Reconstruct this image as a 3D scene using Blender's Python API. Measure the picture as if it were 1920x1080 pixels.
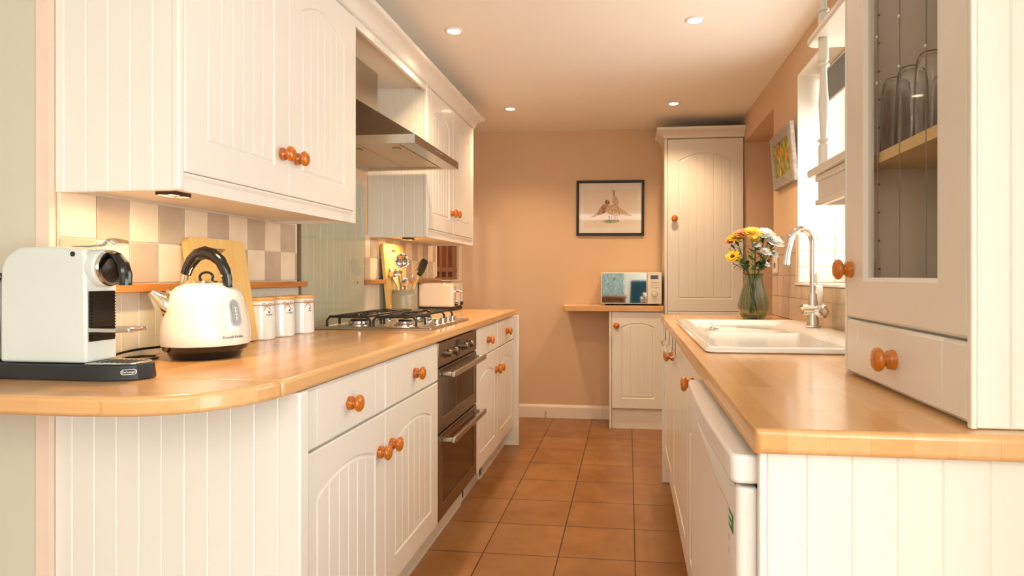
import bpy, math, random
from math import pi, sin, cos, radians as R
from mathutils import Vector, Matrix
random.seed(7)
for o in list(bpy.data.objects): bpy.data.objects.remove(o)
SC = bpy.context.scene
COL = SC.collection

# ------------------------------------------------------------------ camera
cam = bpy.data.cameras.new('camera'); co = bpy.data.objects.new('camera', cam); COL.objects.link(co)
co.location = (0, 0, 1.135); co.rotation_euler = (R(90), 0, R(6.9))
cam.sensor_width = 36; cam.lens = 1165/1920*36
cam.shift_x = (960-1037)/1920; cam.shift_y = (516-540)/1920
cam.clip_start = .02
SC.camera = co
# ------------------------------------------------------------------ world and lights
w = bpy.data.worlds.new('world'); SC.world = w; w.use_nodes = True
bg = w.node_tree.nodes['Background']; bg.inputs[0].default_value = (.86, .93, 1, 1); bg.inputs[1].default_value = 1.0
SC.view_settings.view_transform = 'Standard'; SC.view_settings.look = 'None'
SC.view_settings.gamma = 1; SC.view_settings.use_curve_mapping = False
SC.view_settings.exposure = 0.54
def area(name, loc, rot, sx, sy, power, col, spread=180):
    l = bpy.data.lights.new(name, 'AREA'); l.shape = 'RECTANGLE'; l.size = sx; l.size_y = sy
    l.energy = power; l.color = col; l.spread = R(spread)
    o = bpy.data.objects.new(name, l); COL.objects.link(o); o.location = loc; o.rotation_euler = rot
    return o
# daylight from the glazed doors of the dining room behind the camera
area('dining_room_daylight', (-2.05, -2.9, 1.25), (R(110), 0, R(180)), 2.3, 2.0, 42, (.77, .89, 1))
area('dining_room_daylight', (1.45, -2.9, 1.3), (R(110), 0, R(180)), 1.7, 1.9, 118, (.77, .89, 1))
area('dining_room_side_daylight', (2.33, -.9, 1.3), (0, R(108), 0), 2.0, 1.8, 105, (.77, .89, 1))
# sky in front of the kitchen window
area('kitchen_window_daylight', (1.45, 2.45, 1.6), (0, R(118), 0), 1.2, 1.5, 20, (1, .98, .95))
area('dining_room_fill', (-.3, -1.6, 2.2), (0, 0, 0), 1.2, 1.2, 22, (1, .97, .93))  # added fill for the back wallpaper and near panels, not a known fitting
WARM = (1, .71, .43)

# ------------------------------------------------------------------ materials
def lin(c):
    c = c.lstrip('#'); out = []
    for i in (0, 2, 4):
        v = int(c[i:i+2], 16)/255
        out.append(v/12.92 if v <= .04045 else ((v+.055)/1.055)**2.4)
    return tuple(out)+(1,)
class NT:
    def __init__(s, name):
        s.m = bpy.data.materials.new(name); s.m.use_nodes = True
        s.t = s.m.node_tree; s.b = s.t.nodes['Principled BSDF']
    def n(s, typ, **kw):
        nd = s.t.nodes.new(typ)
        for k, v in kw.items(): setattr(nd, k, v)
        return nd
    def l(s, a, b): s.t.links.new(a, b)
    def obj(s, scale=(1, 1, 1), loc=(0, 0, 0)):
        tc = s.n('ShaderNodeTexCoord'); mp = s.n('ShaderNodeMapping')
        mp.inputs['Scale'].default_value = scale; mp.inputs['Location'].default_value = loc
        s.l(tc.outputs['Object'], mp.inputs[0]); return mp.outputs[0]
    def ramp(s, fac, stops):
        r = s.n('ShaderNodeValToRGB'); e = r.color_ramp.elements
        while len(e) < len(stops): e.new(.5)
        for q, (p, c) in zip(e, stops): q.position = p; q.color = c
        s.l(fac, r.inputs[0]); return r.outputs[0]
    def noise(s, vec, scale, detail=3, rough=.5):
        n = s.n('ShaderNodeTexNoise'); n.inputs['Scale'].default_value = scale; n.inputs['Detail'].default_value = detail
        n.inputs['Roughness'].default_value = rough; s.l(vec, n.inputs['Vector']); return n.outputs['Fac']
    def bump(s, h, strength=.1, dist=.002):
        b = s.n('ShaderNodeBump'); b.inputs['Strength'].default_value = strength; b.inputs['Distance'].default_value = dist
        s.l(h, b.inputs['Height']); s.l(b.outputs[0], s.b.inputs['Normal'])
    def mix(s, fac, a, b, mode='MIX'):
        m = s.n('ShaderNodeMix', data_type='RGBA', blend_type=mode)
        if isinstance(fac, (int, float)): m.inputs[0].default_value = fac
        else: s.l(fac, m.inputs[0])
        for i, v in ((6, a), (7, b)):
            if isinstance(v, tuple): m.inputs[i].default_value = v
            else: s.l(v, m.inputs[i])
        return m.outputs[2]
def plain(name, hexc, rough=.4, metal=0, coat=0, vary=.04, scale=12, bump=0, trans=0, ior=1.45, emit=0, spec=.5):
    k = NT(name); c = lin(hexc)
    f = k.noise(k.obj(), scale)
    lo = tuple(max(0, x*(1-vary)) for x in c[:3])+(1,); hi = tuple(min(1, x*(1+vary)) for x in c[:3])+(1,)
    k.l(k.ramp(f, [(.3, lo), (.7, hi)]), k.b.inputs['Base Color'])
    k.b.inputs['Roughness'].default_value = rough; k.b.inputs['Metallic'].default_value = metal
    k.b.inputs['Coat Weight'].default_value = coat; k.b.inputs['Coat Roughness'].default_value = .12
    k.b.inputs['Transmission Weight'].default_value = trans; k.b.inputs['IOR'].default_value = ior
    k.b.inputs['Specular IOR Level'].default_value = spec
    if emit:
        k.b.inputs['Emission Color'].default_value = c; k.b.inputs['Emission Strength'].default_value = emit
    if bump: k.bump(k.noise(k.obj(), 160, 2), bump, .001)
    return k.m
def wood(name, dark, light, axis='y', rough=.3, scale=1.0, coat=.2, knot=0):
    k = NT(name); st = {'x': (2, 26, 26), 'y': (26, 2, 26), 'z': (26, 26, 2)}[axis]
    v = k.obj(tuple(q*scale for q in st)); f = k.noise(v, 1.6, 6, .62)
    c = k.ramp(f, [(.3, lin(dark)), (.7, lin(light))])
    k.l(c, k.b.inputs['Base Color']); k.b.inputs['Roughness'].default_value = rough
    k.b.inputs['Coat Weight'].default_value = coat; k.b.inputs['Coat Roughness'].default_value = .15
    k.bump(f, .08, .001); return k.m
def butcher(name, rot=0):
    k = NT(name); tc = k.n('ShaderNodeTexCoord'); mp = k.n('ShaderNodeMapping'); mp.inputs['Rotation'].default_value = (0, 0, rot)
    k.l(tc.outputs['Object'], mp.inputs[0])
    br = k.n('ShaderNodeTexBrick'); k.l(mp.outputs[0], br.inputs['Vector'])
    br.inputs['Scale'].default_value = 1; br.inputs['Brick Width'].default_value = .55; br.inputs['Row Height'].default_value = .058
    br.inputs['Mortar Size'].default_value = .0004; br.inputs['Mortar Smooth'].default_value = .3; br.offset = .37; br.inputs['Bias'].default_value = 0
    br.inputs['Color1'].default_value = lin('#D0965A'); br.inputs['Color2'].default_value = lin('#E8B882'); br.inputs['Mortar'].default_value = lin('#CB9058')
    m2 = k.n('ShaderNodeMapping'); m2.inputs['Scale'].default_value = (45, 1.0, 45) if rot else (1.0, 45, 45); k.l(tc.outputs['Object'], m2.inputs[0])
    f = k.noise(m2.outputs[0], 1.5, 6, .6)
    g = k.ramp(f, [(.25, lin('#D49E62')), (.75, lin('#E4B67C'))])
    k.l(k.mix(.45, br.outputs['Color'], g), k.b.inputs['Base Color'])
    rr = k.ramp(k.noise(k.obj(), 5, 3), [(.3, (.22, .22, .22, 1)), (.7, (.27, .27, .27, 1))]); k.l(rr, k.b.inputs['Roughness'])
    k.b.inputs['Coat Weight'].default_value = .35; k.b.inputs['Coat Roughness'].default_value = .14
    return k.m
CREAM = plain('cream_paint', '#ECE6DB', .3, coat=.35, vary=.015, scale=3)
CREAM2 = plain('cream_carcass', '#E8E0D2', .4, vary=.015, scale=3)
INTERIOR = plain('tan_cabinet_back', '#E2B185', .55, vary=.03, scale=3)
KNOB = wood('orange_pine_varnish', '#B05200', '#DA7E06', 'z', .18, 2.2, .7)
PINE = wood('ledge_pine', '#A8642A', '#CC8842', 'y', .3, 1.2, .4)
DARKWOOD = wood('dark_stained_timber', '#5A2A10', '#8A4518', 'z', .35, 1.3, .4)
BAMBOO = wood('bamboo_board', '#E0B76A', '#F0CE86', 'z', .5, 1.3, .05)
LIDW = wood('acacia_lid', '#D79B4E', '#E6B266', 'x', .45, 2, .1)
TOP = butcher('beech_block', R(90)); TOPX = butcher('beech_block_end', 0)
WALL = plain('magnolia_wall', '#DCBC9A', .8, vary=.02, scale=2, bump=.12)
WALLN = plain('magnolia_wall_daylit', '#D3C9B6', .8, vary=.02, scale=2, bump=.12)  # magnolia again, with the near end's cooler daylight put into its colour
STRIP = plain('peach_trim_paint', '#EBD3BD', .55, vary=.02)
CEIL = plain('ceiling_white', '#F8F3EA', .85, vary=.01, scale=2, bump=.06)
WHITE = plain('white_gloss', '#F3EFE8', .25, coat=.3, vary=.01)
WHITEM = plain('white_plaster', '#F1E8DA', .7, vary=.01)
SKIRT = plain('skirting_paint', '#EFE1D0', .4, vary=.01)
CERAM = plain('white_ceramic', '#F5F3EE', .1, coat=.6, vary=.005)
STEEL = plain('brushed_steel', '#B9B2A6', .3, metal=1, vary=.05, scale=60)
STEELD = plain('oven_steel', '#8C7B6A', .33, metal=1, vary=.05, scale=60)
CHROME = plain('chrome', '#E2E0DC', .08, metal=1, vary=.01)
BLACK = plain('gloss_black', '#0C0B0B', .15, coat=.5, vary=.1)
MATTE = plain('matte_black', '#1B1A19', .5, vary=.1)
IRON = plain('cast_iron', '#2B2622', .5, vary=.15, scale=60, bump=.3)
OVENG = plain('oven_glass', '#24150C', .08, coat=.15, vary=.08, spec=.4)
LENS = plain('lamp_lens', '#FFE3BD', .4, emit=9)
LEAD = plain('lead_came', '#8A7D6A', .5, metal=.3)
GREYT = plain('print_grey', '#4A4744', .6)
SILVER = plain('silver_print', '#D9D9D6', .3, metal=.4)
def glassmat(name, col, rough=.0, ior=1.45, alpha_mix=0):
    k = NT(name); g = k.b; g.inputs['Base Color'].default_value = lin(col); g.inputs['Roughness'].default_value = rough
    g.inputs['Transmission Weight'].default_value = 1; g.inputs['IOR'].default_value = ior; return k.m
def pane(name, tint, f0=.08):
    # thin clear sheet: see-through with a mirror-like reflection
    k = NT(name); tr = k.n('ShaderNodeBsdfTransparent'); tr.inputs[0].default_value = lin(tint)
    gl = k.n('ShaderNodeBsdfGlossy'); gl.inputs['Roughness'].default_value = .03
    fr = k.n('ShaderNodeFresnel'); fr.inputs['IOR'].default_value = 1.45
    mx = k.n('ShaderNodeMixShader'); 
    ge = k.n('ShaderNodeNewGeometry'); iv = k.n('ShaderNodeMath', operation='SUBTRACT'); iv.inputs[0].default_value = 1; k.l(ge.outputs['Backfacing'], iv.inputs[1])
    mu = k.n('ShaderNodeMath', operation='MULTIPLY'); k.l(fr.outputs[0], mu.inputs[0]); k.l(iv.outputs[0], mu.inputs[1])
    k.l(mu.outputs[0], mx.inputs[0]); k.l(tr.outputs[0], mx.inputs[1]); k.l(gl.outputs[0], mx.inputs[2])
    k.l(mx.outputs[0], k.t.nodes['Material Output'].inputs['Surface']); return k.m
CLEAR = pane('clear_pane', '#FDFDFC')
GREENG = pane('green_tinted_pane', '#FAFBF9')
TUMBL = None
TUMBL = glassmat('tumbler_glass', '#FFFFFF', 0, 1.4)
def tilemat(name, a, b):
    k = NT(name); f = k.noise(k.obj(), 14, 4)
    k.l(k.ramp(f, [(.3, lin(a)), (.7, lin(b))]), k.b.inputs['Base Color']); k.b.inputs['Roughness'].default_value = .28
    k.b.inputs['Coat Weight'].default_value = .2; k.bump(k.noise(k.obj(), 30, 2), .12, .002); return k.m
TILEA = tilemat('tile_cream', '#E6D3B4', '#EEDFC6'); TILEB = tilemat('tile_greige', '#B9A68E', '#C6B49E')
TILEC = tilemat('tile_sand', '#BFA283', '#CCB294'); GROUT = plain('grout', '#E4D6C0', .9)
def floormat():
    k = NT('terracotta_floor'); v = k.obj((1, 1, 1), (.281, .284, 0)) ; br = k.n('ShaderNodeTexBrick'); k.l(v, br.inputs['Vector'])
    br.offset = 0; br.inputs['Scale'].default_value = 1; br.inputs['Brick Width'].default_value = .308; br.inputs['Row Height'].default_value = .308
    br.inputs['Mortar Size'].default_value = .0028; br.inputs['Mortar Smooth'].default_value = .25
    br.inputs['Color1'].default_value = lin('#8A5A2C'); br.inputs['Color2'].default_value = lin('#9C6C3C'); br.inputs['Mortar'].default_value = lin('#3A2616')
    f = k.noise(k.obj(), 5, 5, .6); c = k.ramp(f, [(.3, lin('#7E4A20')), (.72, lin('#A6784A'))])
    m = k.mix(.5, br.outputs['Color'], c)
    m2 = k.mix(br.outputs['Fac'], m, lin('#3A2616'))
    k.l(m2, k.b.inputs['Base Color'])
    k.l(k.ramp(k.noise(k.obj(), 9, 3), [(.3, (.28, .28, .28, 1)), (.7, (.42, .42, .42, 1))]), k.b.inputs['Roughness'])
    inv = k.n('ShaderNodeMath', operation='SUBTRACT'); inv.inputs[0].default_value = 1; k.l(br.outputs['Fac'], inv.inputs[1])
    k.bump(inv.outputs[0], .35, .003); return k.m
FLOOR = floormat()

# ------------------------------------------------------------------ mesh builder
class MB:
    def __init__(s): s.v = []; s.f = []; s.mi = []
    def add(s, vs, fs, m=0):
        b = len(s.v); s.v += [tuple(q) for q in vs]
        for f in fs: s.f.append(tuple(b+i for i in f)); s.mi.append(m)
        return s
    def box(s, x0, x1, y0, y1, z0, z1, m=0):
        vs = [(x0, y0, z0), (x1, y0, z0), (x1, y1, z0), (x0, y1, z0), (x0, y0, z1), (x1, y0, z1), (x1, y1, z1), (x0, y1, z1)]
        return s.add(vs, [(0, 3, 2, 1), (4, 5, 6, 7), (0, 1, 5, 4), (1, 2, 6, 5), (2, 3, 7, 6), (3, 0, 4, 7)], m)
    def loops(s, L, cap0=True, cap1=True, m=0, closed=True):
        n = len(L[0]); vs = [p for l in L for p in l]; fs = []
        for i in range(len(L)-1):
            for j in range(n if closed else n-1):
                k = (j+1) % n; fs.append((i*n+j, i*n+k, (i+1)*n+k, (i+1)*n+j))
        if cap0: fs.append(tuple(range(n-1, -1, -1)))
        if cap1: fs.append(tuple((len(L)-1)*n+j for j in range(n)))
        return s.add(vs, fs, m)
    def lathe(s, prof, seg=32, o=(0, 0, 0), ax='z', m=0, rib=0, ribn=0, cap=True):
        L = []
        for r, h in prof:
            l = []
            for j in range(seg):
                a = 2*pi*j/seg; rr = max(r, 1e-5)*(1+rib*cos(ribn*a))
                x, y = rr*cos(a), rr*sin(a)
                p = {'z': (x, y, h), 'y': (x, -h, y), 'x': (h, x, y)}[ax]
                l.append((p[0]+o[0], p[1]+o[1], p[2]+o[2]))
            L.append(l)
        return s.loops(L, cap, cap, m)
    def prism(s, poly, a0, a1, ax='z', m=0):
        f = {'z': lambda p, a: (p[0], p[1], a), 'y': lambda p, a: (p[0], a, p[1]), 'x': lambda p, a: (a, p[0], p[1])}[ax]
        return s.loops([[f(p, a0) for p in poly], [f(p, a1) for p in poly]], m=m)
    def tube(s, pts, r, seg=10, m=0, closed=False, sc=(1, 1)):
        pts = [Vector(p) for p in pts]; n = len(pts); L = []; up = None
        for i, p in enumerate(pts):
            if closed: t = pts[(i+1) % n]-pts[i-1]
            else: t = pts[min(i+1, n-1)]-pts[max(i-1, 0)]
            t.normalize()
            if up is None: up = Vector((0, 0, 1)) if abs(t.z) < .9 else Vector((0, 1, 0))
            a = t.cross(up)
            if a.length < 1e-4: a = t.cross(Vector((1, 0, 0)))
            a.normalize(); b = a.cross(t); b.normalize(); up = b
            rr = r[i] if isinstance(r, (list, tuple)) else r
            L.append([p+a*(rr*sc[0]*cos(2*pi*j/seg))+b*(rr*sc[1]*sin(2*pi*j/seg)) for j in range(seg)])
        if closed: L.append(L[0]); return s.loops(L, False, False, m)
        return s.loops(L, m=m)
    def ball(s, c, r, seg=16, m=0):
        rx, ry, rz = r if isinstance(r, tuple) else (r, r, r); L = []
        for i in range(1, seg//2):
            t = pi*i/(seg//2); L.append([(c[0]+rx*sin(t)*cos(2*pi*j/seg), c[1]+ry*sin(t)*sin(2*pi*j/seg), c[2]-rz*cos(t)) for j in range(seg)])
        return s.loops(L, m=m)
    def xf(s, mat):
        s.v = [tuple(mat @ Vector(p)) for p in s.v]; return s
def build(name, mb, mats, parent=None, bevel=0, segs=2, ang=24, loc=(0, 0, 0), rot=(0, 0, 0)):
    me = bpy.data.meshes.new(name); me.from_pydata(mb.v, [], mb.f)
    if not isinstance(mats, (list, tuple)): mats = [mats]
    for m in mats: me.materials.append(m)
    for p, i in zip(me.polygons, mb.mi): p.material_index = i
    import bmesh
    bm = bmesh.new(); bm.from_mesh(me); bmesh.ops.recalc_face_normals(bm, faces=bm.faces); bm.to_mesh(me); bm.free()
    me.shade_smooth(); me.set_sharp_from_angle(angle=R(ang))
    o = bpy.data.objects.new(name, me); COL.objects.link(o); o.location = loc; o.rotation_euler = rot
    if parent: o.parent = parent
    if bevel:
        b = o.modifiers.new('bevel', 'BEVEL'); b.width = bevel; b.segments = segs; b.limit_method = 'ANGLE'; b.angle_limit = R(40)
    return o
def tag(o, label=None, cat=None, group=None, kind=None):
    if label: o['label'] = label
    if cat: o['category'] = cat
    if group: o['group'] = group
    if kind: o['kind'] = kind
    return o
def thing(name, label, cat, loc=(0, 0, 0), rz=0, group=None):
    o = bpy.data.objects.new(name, None); COL.objects.link(o); o.location = loc; o.rotation_euler = (0, 0, rz)
    o.empty_display_size = .05
    return tag(o, label, cat, group)
def struct(name, mb, mat, bevel=0): return tag(build(name, mb, mat, bevel=bevel), kind='structure')
def copy_tree(o, parent=None):
    c = o.copy(); COL.objects.link(c); c.parent = parent
    for ch in [q for q in bpy.data.objects if q.parent == o]: copy_tree(ch, c)
    return c
def text_mesh(body, size, shear=0, extrude=.0002, align='CENTER'):
    cu = bpy.data.curves.new('lettering', 'FONT'); cu.body = body; cu.size = size; cu.extrude = extrude; cu.align_x = align; cu.align_y = 'CENTER'; cu.shear = shear
    cu.resolution_u = 3
    o = bpy.data.objects.new('lettering', cu); COL.objects.link(o); bpy.context.view_layer.update()
    me = bpy.data.meshes.new_from_object(o.evaluated_get(bpy.context.evaluated_depsgraph_get()))
    vs = [tuple(v.co) for v in me.vertices]; fs = [tuple(p.vertices) for p in me.polygons]
    bpy.data.objects.remove(o); bpy.data.curves.remove(cu); bpy.data.meshes.remove(me)
    m = MB(); m.add(vs, fs); return m
# local door frame: x = width, z = height, the face looks to -y
def strip_profile(xs0, xs1, grooves, gw, gd, base):
    xs = [(xs0, base)]
    for g in grooves:
        if xs0+gw < g < xs1-gw: xs += [(g-gw, base), (g, base+gd), (g+gw, base)]
    return xs+[(xs1, base)]
def grooved(w, h, t, grooves=(), gw=.003, gd=.0025, bev=.003, x0=0, z0=0):
    """slab with vertical V grooves on its front"""
    m = MB(); cols = [(0, bev)]+[(bev, 0)]+[q for q in strip_profile(bev, w-bev, grooves, gw, gd, 0)[1:-1]]+[(w-bev, 0), (w, bev)]
    rows = [(0, bev), (bev, 0), (h-bev, 0), (h, bev)]; n = len(cols); vs = []
    for z, dz in rows:
        for x, d in cols: vs.append((x0+x, -t+max(d, dz), z0+z))
    fs = [(i*n+j, i*n+j+1, (i+1)*n+j+1, (i+1)*n+j) for i in range(3) for j in range(n-1)]
    b = len(vs); vs += [(x0, 0, z0), (x0+w, 0, z0), (x0+w, 0, z0+h), (x0, 0, z0+h)]
    fs += [(b+3, b+2, b+1, b), tuple([b, b+1]+list(range(n-1, -1, -1))), tuple([b+2, b+3]+[3*n+j for j in range(n)]),
           tuple([b+3, b]+[i*n for i in range(4)]), tuple([b+1, b+2]+[i*n+n-1 for i in range(3, -1, -1)])]
    return m.add(vs, fs)
def door(w, h, t=.02, stile=.075, rail=.08, top=.075, arch=.035, ng=5, bev=.003):
    m = MB(); x0, x1, z0, z1 = stile, w-stile, rail, h-top; N = 18
    def outline(i, y):
        a, b, c, e = x0+i, x1-i, z0+i, z1-i; pts = [(a, y, c), (b, y, c)]
        for k in range(N+1):
            x = b+(a-b)*k/N; u = (2*k/N-1); pts.append((x, y, e-arch*u*u))
        return pts
    def outer(i, y):
        pts = [(i, y, i), (w-i, y, i)]
        for k in range(N+1): pts.append((w-i+(2*i-w)*k/N, y, h-i))
        return pts
    m.loops([outer(0, 0), outer(0, -t+bev), outer(bev, -t), outline(0, -t), outline(.004, -t+.0045), outline(.008, -t+.0045), outline(.014, -t+.0015)], True, False)
    i = .0135; a, b, c, e = x0+i, x1-i, z0+i, z1-i
    gs = [a+(b-a)*k/(ng+1) for k in range(1, ng+1)]
    cols = strip_profile(a, b, gs, .0028, .0026, -t+.0015); cols2 = []
    for k in range(len(cols)-1):
        cols2.append(cols[k]); cols2.append(((cols[k][0]+cols[k+1][0])/2, (cols[k][1]+cols[k+1][1])/2))
    cols2.append(cols[-1]); n = len(cols2); vs = []
    for x, d in cols2: vs.append((x, d, c))
    for x, d in cols2:
        u = 2*(x-a)/(b-a)-1; vs.append((x, d, e-arch*u*u))
    return m.add(vs, [(j, j+1, n+j+1, n+j) for j in range(n-1)])
def ringframe(w, h, t, x0, x1, z0, z1, bev=.003, lip=.006):
    m = MB(); q = lambda a, b, c, d, y: [(a, y, c), (b, y, c), (b, y, d), (a, y, d)]
    return m.loops([q(0, w, 0, h, 0), q(0, w, 0, h, -t+bev), q(bev, w-bev, bev, h-bev, -t), q(x0, x1, z0, z1, -t), q(x0+lip, x1-lip, z0+lip, z1-lip, -t+lip), q(x0+lip, x1-lip, z0+lip, z1-lip, 0), q(0, w, 0, h, 0)], False, False)
km = MB().lathe([(.0005, 0), (.0185, 0), (.0195, .003), (.0175, .006), (.0185, .009), (.0175, .012), (.0125, .0145), (.0115, .0175), (.0165, .0205), (.0215, .024), (.0235, .0285), (.0225, .033), (.0175, .037), (.009, .0392), (.0005, .0398)], 28, ax='y')
kob = build('knob', km, KNOB, ang=60); KM = kob.data; bpy.data.objects.remove(kob)
def knob(parent, x, z, y, s=1.0):
    o = bpy.data.objects.new('knob', KM); COL.objects.link(o); o.parent = parent; o.location = (x, y, z); o.scale = (s, s, s)
    o['label'] = 'orange varnished turned wooden knob'; return o
def put_door(par, x, z, w, h, y=0, kx=None, kz=None, name='door', **kw):
    d = build(name, door(w, h, **kw), CREAM, par, loc=(x, y, z)); 
    if kx is not None: knob(d, kx, kz, -kw.get('t', .02))
    return d
def put_drawer(par, x, z, w, h, y=0, k=True, t=.02):
    d = build('drawer', grooved(w, h, t, (.075, w-.075), .0018, .0011, .006), CREAM, par, loc=(x, y, z))
    if k: knob(d, w/2, h/2, -t)
    return d

# ------------------------------------------------------------------ dimensions (metres)
WX = -1.35; XW = -.74; ZT = .908; ZB = .87; RX = .83; FY = 4.92; ZC = 2.28
# ------------------------------------------------------------------ setting
struct('floor', MB().box(-3.4, 2.4, -3.1, 5.1, -.1, 0), FLOOR)
struct('ceiling', MB().box(-3.4, 2.4, -3.1, 5.1, ZC, ZC+.1), CEIL)
wl = MB().box(WX-.12, WX, 1.32, 4.25, 0, ZC).box(WX-.12, WX, 4.25, 4.86, 0, 1.085).box(WX-.12, WX, 4.25, 4.86, 1.75, ZC).box(WX-.12, WX, 4.86, FY, 0, ZC)
struct('wall_left', wl, WALL)
struct('wall_partition_left', MB().box(-3.4, -1.385, 1.31, 1.43, 0, ZC), WALLN)
struct('trim_1', MB().box(-1.3845, WX+.0004, 1.3055, 1.3195, 0, ZC), STRIP)
struct('wall_far', MB().box(-3.4, 2.4, FY, FY+.12, 0, ZC), WALL)
struct('wall_hallway', MB().box(-2.5, -2.4, 1.43, FY, 0, ZC), plain('hall_wall', '#B9AA9C', .8))
wr = MB().box(RX, RX+.30, .45, 1.65, 0, ZC).box(RX, RX+.30, 1.65, 3.20, 0, 1.085).box(RX, RX+.30, 1.65, 3.20, 2.127, ZC).box(RX, RX+.30, 3.20, 3.70, 0, ZC)
wr.box(RX, RX+.30, 3.70, 4.62, 2.095, ZC)
struct('wall_right', wr, WALL)
struct('wall_recess', MB().box(RX+.001, 1.6, 4.62, FY-.001, 0, ZC-.001).box(1.5, 1.6, 3.62, 4.62, 0, ZC-.001).box(1.13, 1.5, 3.62, 3.70, 0, ZC-.001).box(1.13, 1.5, 3.70, 4.62, 2.095, ZC-.001), WALL)
# white plastered lining of the window opening
struct('trim_2', MB().box(RX+.001, RX+.26, 3.19, 3.199, 1.09, 2.12).box(RX+.001, RX+.26, 1.66, 3.19, 2.118, 2.126), WHITEM)
struct('trim_3', MB().box(RX-.012, RX+.26, 1.66, 3.198, 1.086, 1.098), WHITE, .003)
struct('wall_dining_right', MB().box(2.4, 2.5, -3.2, 1.65, 0, ZC).box(RX+.30, 2.4, 1.2, 1.3, 0, ZC), WALLN)
struct('wall_back', MB().box(-3.4, 2.4, -3.2, -3.1, 0, ZC), WALLN)
struct('wall_dining_left', MB().box(-3.5, -3.4, -3.1, 1.43, 0, ZC), WALLN)
sk = [(FY-.018, 0), (FY-.0005, 0), (FY-.0005, .104), (FY-.006, .104), (FY-.012, .098), (FY-.018, .085)]
struct('baseboard_far', MB().prism(sk, WX+.001, -.145, 'x'), SKIRT)
# kitchen window
wf = MB(); X0, X1 = RX+.262, RX+.298
for a, b, c, d in ((1.66, 3.19, 1.098, 1.15), (1.66, 3.19, 2.06, 2.118), (3.13, 3.19, 1.15, 2.06), (1.66, 1.72, 1.15, 2.06), (2.39, 2.45, 1.15, 2.06)): wf.box(X0, X1, a, b, c, d)
win = struct('window_1', wf, WHITE, .004)
build('window_pane', MB().box(X0+.015, X0+.02, 1.72, 3.13, 1.15, 2.06), CLEAR, win)
build('window_catch', MB().box(X0-.012, X0, 3.145, 3.165, 1.12, 1.13).tube([(X0-.014, 3.155, 1.125), (X0-.03, 3.14, 1.16), (X0-.03, 3.14, 1.2)], .004), STEEL, win)
# internal hatch in the far left corner with timber spindles beyond
ht = MB().box(WX-.121, WX+.012, 4.862, FY-.002, 1.06, 1.76).box(WX-.121, WX+.012, 4.225, 4.252, 1.125, 1.76).box(WX-.12, WX+.002, 4.252, 4.862, 1.086, 1.10)
hw = struct('window_2', ht, SKIRT, .002)
sp = thing('timber_screen', 'dark orange timber slatted screen seen through the small opening in the far left corner', 'screen', (WX-.035, 4.25, 1.10))
build('rail', MB().box(-.02, .02, 0, .61, .06, .095), DARKWOOD, sp, .003)
build('rail', MB().box(-.02, .02, 0, .61, .60, .63), DARKWOOD, sp, .003)
for y, ww in ((.0, .04), (.15, .06), (.315, .06), (.48, .125)):
    build('slat', MB().box(-.018, .018, y, y+ww, 0, .61), DARKWOOD, sp, .003)
build('rail', MB().box(-.02, .02, 0, .61, .005, .02), DARKWOOD, sp, .002)

hl = bpy.data.lights.new('hallway_fill', 'POINT'); hl.energy = 14; hl.shadow_soft_size = .1; hl.color = (1, .9, .8)  # unseen fill, added to lighten the gaps between the screen slats
ho = bpy.data.objects.new('hallway_fill', hl); COL.objects.link(ho); ho.location = (-2.0, 3.7, 2.0)
# ------------------------------------------------------------------ floor, left wall finishes
tl = MB(); tl.box(WX+.0005, WX+.004, 1.325, 2.40, 1.11, 1.345, 2).box(WX+.0005, WX+.004, 3.045, 4.22, 1.11, 1.345, 2)
def tiles(mb, y0, y1, z0, z1, py, pz, th=.008, x=WX, sgn=1, oy=1.324, oz=1.1135, mats=(0, 1), g=.0015):
    j = math.floor((y0-oy)/py)
    while oy+j*py < y1:
        k = 0
        while z0+k*pz < z1-.01:
            a, b = max(y0, oy+j*py)+g, min(y1, oy+(j+1)*py)-g; c, d = z0+k*pz+g, min(z1, z0+(k+1)*pz)-g
            if b-a > .004:
                xa, xb = sorted((x+sgn*.001, x+sgn*th)); mb.box(xa, xb, a, b, c, d, mats[(j+k+1) % 2])
            k += 1
        j += 1
tiles(tl, 1.326, 2.395, 1.1135, 1.345, .1055, .1125)
tiles(tl, 3.047, 4.22, 1.1135, 1.345, .1055, .1125)
struct('wall_left_tiles', tl, [TILEA, TILEB, GROUT], .0012)
def tg_wall(y0, y1, z0, z1):
    g = grooved(y1-y0, z1-z0, .008, [.06*i for i in range(1, int((y1-y0)/.06)+1)], .002, .0015, .001)
    return g.xf(Matrix.Translation((WX, y0, z0)) @ Matrix.Rotation(pi/2, 4, 'Z'))
b1 = tg_wall(1.326, 2.405, ZT+.0005, 1.088); b2q = tg_wall(3.043, 4.22, ZT+.0005, 1.088); b1.add(b2q.v, b2q.f)
struct('wall_left_boarding', b1, plain('sage_cream_boarding', '#D8D2BF', .4, vary=.02))
struct('wall_hob_boarding', tg_wall(2.408, 3.04, ZT+.0005, 1.60), plain('sage_boarding', '#C9C7B2', .4, vary=.02))
for a, b, lb in ((1.322, 2.41, 'orange pine ledge along the tiles behind the kettle, ending at the glass panel'), (3.042, 4.25, 'pine ledge along the tiles behind the utensil pot and toaster')):
    o = build('wall_ledge', MB().box(WX+.001, WX+.046, a, b, 1.089, 1.111), PINE, bevel=.002); tag(o, lb, 'ledge')
gp = thing('glass_splashback', 'clear green-tinted glass splashback panel on the wall behind the gas hob', 'splashback', (WX+.047, 2.407, ZT))
build('glass_sheet', MB().box(.001, .007, 0, .632, .001, .68), GREENG, gp)
build('edge_seal', MB().box(-.009, .007, -.003, 0, .001, .68), LEAD, gp)
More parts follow.
